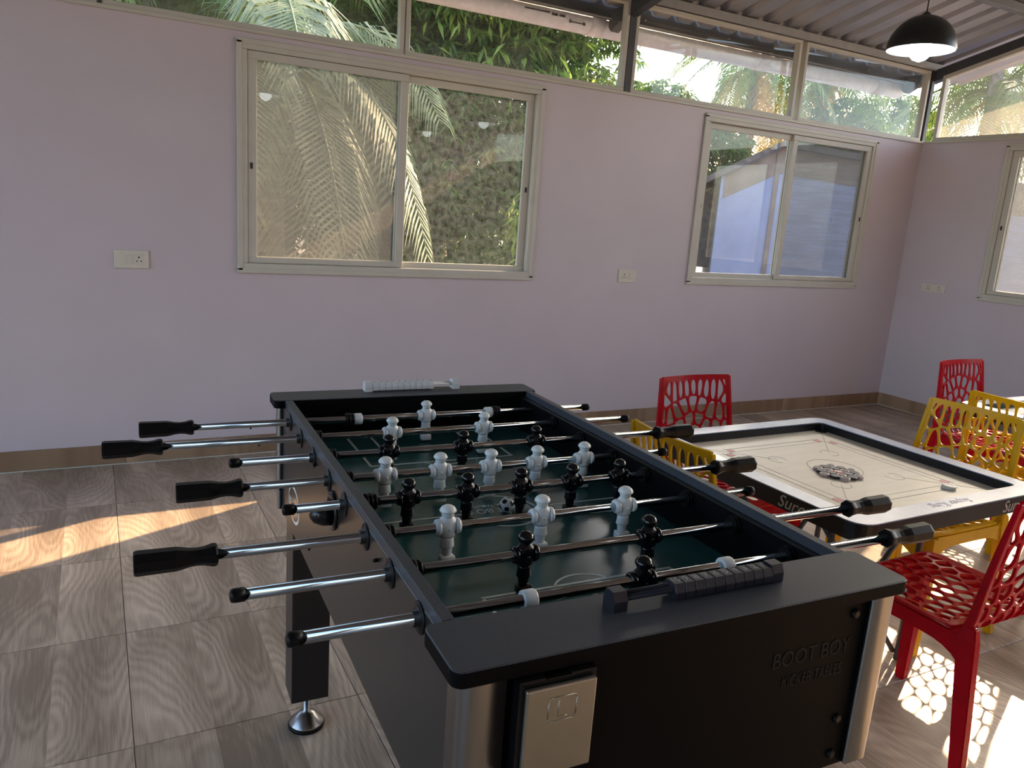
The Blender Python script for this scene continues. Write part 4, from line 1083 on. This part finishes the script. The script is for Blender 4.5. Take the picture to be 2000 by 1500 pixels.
# palm fronds
def frond(L_, rise, droop, nl=58, ll=0.62, hang=0.85, seed=1):
    rn = random.Random(seed); b = BM(); pts = []
    for k in range(13):
        t = k/12; pts.append(Vector((L_*t*(1-0.18*t), 0, rise*L_*t-droop*L_*t*t)))
    add_path(b, pts, [0.022*(1-0.85*k/12) for k in range(13)], seg=5)
    for k in range(2, nl):
        t = k/nl; f_ = t*12; i = min(int(f_), 11); p = pts[i].lerp(pts[i+1], f_-i); d = (pts[i+1]-pts[i]).normalized()
        l = ll*math.sin(PI*(0.12+0.80*t))**0.7*rn.uniform(0.85, 1.1)
        for s in (1, -1):
            out = (d*0.55+Vector((0, s*0.85, 0.10))).normalized(); w = 0.0125
            q = p+out*l*0.5+Vector((0, 0, -hang*l*0.10)); e = p+out*l*0.85+Vector((0, 0, -hang*l*rn.uniform(0.45, 0.8)))
            side_ = d.cross(out).cross(out).normalized()*w
            v0, v1, v2, v3, v4 = b.verts.new(p-side_*0.5), b.verts.new(p+side_*0.5), b.verts.new(q+side_), b.verts.new(q-side_), b.verts.new(e)
            b.faces.new((v0, v1, v2, v3)); b.faces.new((v3, v2, v4))
    return b
def fmesh(b, mt, nm):
    me = bpy.data.meshes.new(nm); b.to_mesh(me); b.free(); me.materials.append(mt); return me
FR = {}
for nm, mt in (('g', M['frond']), ('p', M['frond_pale']), ('o', M['frond_dry'])):
    FR[nm] = [fmesh(frond(1.9, 0.75, 1.05, seed=1), mt, 'frond'), fmesh(frond(1.9, 0.45, 1.15, hang=0.8, seed=2), mt, 'frond'),
              fmesh(frond(1.8, 0.25, 1.30, hang=0.9, seed=3), mt, 'frond')]
def palm(label, x, y, zc, n, sc, kinds='g', dry=0, seed=0, az0=0.0, group=None):
    rn = random.Random(seed); t = thing('palm_tree', label, 'tree', (x, y, -0.42), group=group)
    b = BM(); hgt = zc+0.42; lean = rn.uniform(-0.15, 0.15)
    add_path(b, [(lean*(k/8-1)**2*hgt*0.3, 0, hgt*k/8) for k in range(9)], [0.13*sc*(1.15-0.4*k/8) for k in range(9)], seg=10); obj('trunk', b, M['bark'], t)
    for k in range(n):
        lvl = 0 if k < n*0.35 else (1 if k < n*0.7 else 2)
        kk = 'o' if k >= n-dry else kinds
        o = mobj('frond', FR[kk][lvl], t, (0, 0, hgt-0.05*lvl))
        o.rotation_euler = (rn.uniform(-0.15, 0.15), rn.uniform(-0.12, 0.12)-(0.25 if lvl == 0 else 0)+(0.5 if kk == 'o' else 0), az0+k*2.399+rn.uniform(-0.2, 0.2))
        o.scale = (sc*rn.uniform(0.88, 1.1),)*3
    return t
t = palm('palm with a long pale drooping frond just outside the large window', 1.30, 6.85, 2.45, 11, 1.0, 'p', seed=5)
o = mobj('frond', FR['p'][2], t, (0.0, -0.1, 2.70)); o.rotation_euler = (0.0, 0.45, -PI/2+0.25); o.scale = (1.0,)*3
palm('green palm directly behind the drooping palm', 1.9, 9.2, 3.3, 16, 1.35, seed=8)
palm('green palm at the far left behind the high windows', -0.9, 7.6, 3.1, 15, 1.2, seed=9)
palm('tall green palm between the palm clump and the mango tree', 3.3, 11.6, 4.6, 16, 1.5, seed=12)
palm('palm seen through the upper left panes above the large window', 0.6, 8.0, 3.6, 15, 1.3, seed=14)
palm('coconut palm with orange dry fronds behind the house', 12.6, 13.2, 4.9, 18, 1.25, dry=5, seed=17)
palm('second coconut palm with yellowed fronds right of the orange one', 15.2, 13.6, 5.0, 18, 1.25, dry=4, seed=21)
palm('palm beyond the high right gable panes', 13.2, 8.2, 3.9, 16, 1.15, dry=2, seed=23)
palm('tall palm against the white sky at the right edge', 15.5, 8.4, 5.2, 16, 1.3, seed=27)
# leafy trees
def leaf_pts(c, rad, n, rn, shell=0.55):
    out = []
    while len(out) < n:
        p = Vector((rn.uniform(-1, 1), rn.uniform(-1, 1), rn.uniform(-1, 1))); l = p.length
        if l > 1 or l < 0.05: continue
        if rn.random() > shell+(1-shell)*l*l: continue
        out.append(Vector(c)+Vector((p.x*rad[0], p.y*rad[1], p.z*rad[2])))
    return out
def add_leaf(b, p, d, l, w, sdv):
    d = d.normalized(); s = d.cross(sdv).normalized()*w/2; n_ = s.cross(d).normalized()*w*0.25
    a, c, e = p, p+d*l*0.45, p+d*l+Vector((0, 0, -l*0.12))
    v = [b.verts.new(a), b.verts.new(c+s+n_), b.verts.new(e), b.verts.new(c-s+n_)]
    b.faces.new((v[0], v[1], v[2])); b.faces.new((v[0], v[2], v[3]))
def whorls(b, pts, rn, per, l, w):
    for p in pts:
        a0 = rn.uniform(0, 6.28)
        for k in range(per):
            a = a0+k*2*PI/per+rn.uniform(-0.3, 0.3)
            add_leaf(b, p, Vector((math.cos(a), math.sin(a), rn.uniform(-1.3, 0.15))), l*rn.uniform(0.7, 1.15), w*rn.uniform(0.8, 1.1), Vector((rn.uniform(-.3, .3), rn.uniform(-.3, .3), 1)))
def tree(label, x, y, trunk, blobs, mt, n, per, l, w, seed, near=0):
    rn = random.Random(seed); t = thing('leafy_tree', label, 'tree', (x, y, -0.42))
    b = BM(); add_path(b, [Vector(p)-Vector((0, 0, 0)) for p in trunk], [0.13*(1-0.6*k/(len(trunk)-1)) for k in range(len(trunk))], seg=10); obj('trunk', b, M['bark'], t)
    top = Vector(trunk[len(trunk)//2])
    for (c, rad) in blobs:
        b = BM(); c_ = Vector(c); add_path(b, [top, top.lerp(c_, 0.5)+Vector((0, 0, 0.15)), c_], [0.05, 0.035, 0.015], seg=6); obj('branch', b, M['bark'], t)
    b = BM(); tot = sum(r[0]*r[1]*r[2] for _, r in blobs)
    for (c, rad) in blobs: whorls(b, leaf_pts(c, rad, int(n*rad[0]*rad[1]*rad[2]/tot), rn), rn, per, l, w)
    stuff(obj('foliage', b, mt, t))
    return t, rn
t, rn = tree('dense mango tree with long drooping leaves outside the large window', 3.75, 9.0,
     [(0, 0, 0), (0.05, 0, 0.7), (0.0, 0, 1.4), (0.15, 0, 2.2), (0.3, 0, 3.2)],
     [((-0.1, 0.3, 3.6), (1.3, 1.2, 1.2)), ((0.9, 0.0, 3.3), (1.1, 1.1, 1.1)), ((1.4, -0.2, 2.5), (0.75, 0.8, 0.7)), ((0.4, -0.3, 4.4), (1.6, 1.3, 1.0)), ((-0.5, 0.9, 2.2), (0.9, 0.9, 1.0)), ((0.5, 1.2, 1.5), (1.3, 0.7, 1.2)), ((0.75, -0.6, 1.75), (0.45, 0.5, 0.6)), ((1.9, 0.3, 4.0), (0.9, 0.9, 0.9)), ((-0.1, -0.6, 2.3), (0.9, 0.5, 0.9)), ((-0.2, -0.4, 1.2), (0.8, 0.5, 0.7))],
     M['mango'], 4800, 7, 0.20, 0.045, 31)
# the nearest leaves of the mango one by one
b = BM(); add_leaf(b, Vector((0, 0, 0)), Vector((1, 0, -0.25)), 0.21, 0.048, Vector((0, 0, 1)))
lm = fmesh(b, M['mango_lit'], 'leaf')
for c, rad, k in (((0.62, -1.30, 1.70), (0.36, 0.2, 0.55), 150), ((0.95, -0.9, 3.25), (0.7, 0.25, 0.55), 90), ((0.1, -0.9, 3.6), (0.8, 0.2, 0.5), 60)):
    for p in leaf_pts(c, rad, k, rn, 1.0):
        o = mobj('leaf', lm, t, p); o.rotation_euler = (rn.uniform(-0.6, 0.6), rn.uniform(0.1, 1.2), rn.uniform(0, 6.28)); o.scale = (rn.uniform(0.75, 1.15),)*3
tree('unseen tall columnar tree placed to shade the far window', 12.62, 7.93, [(0, 0, 0), (0.02, 0, 3.0), (0, 0, 6.0), (0, 0, 8.6)],
     [((0, 0, 7.4), (0.50, 0.50, 1.25)), ((0, 0, 8.5), (0.38, 0.38, 0.6)), ((0, 0, 6.3), (0.42, 0.42, 0.5))], M['mango'], 2600, 6, 0.20, 0.05, 41)  # out of view; added and shaped to keep the sun off the second window
tree('hazy green tree behind the house roof', 10.2, 12.6, [(0, 0, 0), (0.1, 0, 1.6), (0.2, 0, 3.0)],
     [((-0.7, 0, 3.5), (1.2, 1.0, 1.0)), ((0.8, 0.2, 3.2), (1.2, 1.0, 0.9))], M['bush'], 1800, 6, 0.20, 0.06, 43)
tree('broad dark green tree behind the right end of the house', 16.0, 13.0, [(0, 0, 0), (0.1, 0, 1.6), (0.2, 0, 3.0)],
     [((-1.2, -0.5, 3.5), (1.5, 1.0, 1.3)), ((1.2, 0.2, 3.9), (1.8, 1.2, 1.4)), ((0, 0.2, 2.6), (2.4, 1.0, 1.0))], M['bush'], 2600, 6, 0.22, 0.07, 47)
tree('bushy tree filling the gap left of the palms', -1.6, 10.4, [(0, 0, 0), (0, 0, 1.5), (0.1, 0, 2.8)],
     [((0, 0, 2.6), (2.0, 1.0, 1.9)), ((1.4, 0.3, 3.6), (1.4, 1.0, 1.3))], M['bush'], 2200, 6, 0.2, 0.06, 53)
tree('dense thicket behind the palm clump', 2.6, 13.4, [(0, 0, 0), (0, 0, 1.5), (0.1, 0, 2.8)],
     [((-2.2, 0, 1.9), (2.4, 1.0, 2.3)), ((1.2, 0.3, 1.9), (2.4, 1.0, 2.2)), ((4.2, 0.3, 1.6), (2.2, 1.0, 2.0)), ((0.2, 0.5, 4.6), (4.2, 1.0, 1.9))], M['bush'], 9000, 6, 0.24, 0.08, 59)
tree('small green shrub beside the house corner', 7.0, 10.2, [(0, 0, 0), (0, 0, 0.5), (0.05, 0, 0.9)],
     [((0.1, 0, 1.5), (0.7, 0.6, 0.7)), ((0.2, 0, 2.3), (0.6, 0.5, 0.5))], M['mango_lit'], 500, 6, 0.16, 0.05, 61)
tree('tree beyond the right wall windows', 12.4, 4.3, [(0, 0, 0), (0, 0, 1.2), (0.1, 0, 2.0)],
     [((0, 0, 2.0), (1.0, 1.4, 0.9))], M['bush'], 900, 6, 0.2, 0.06, 67)
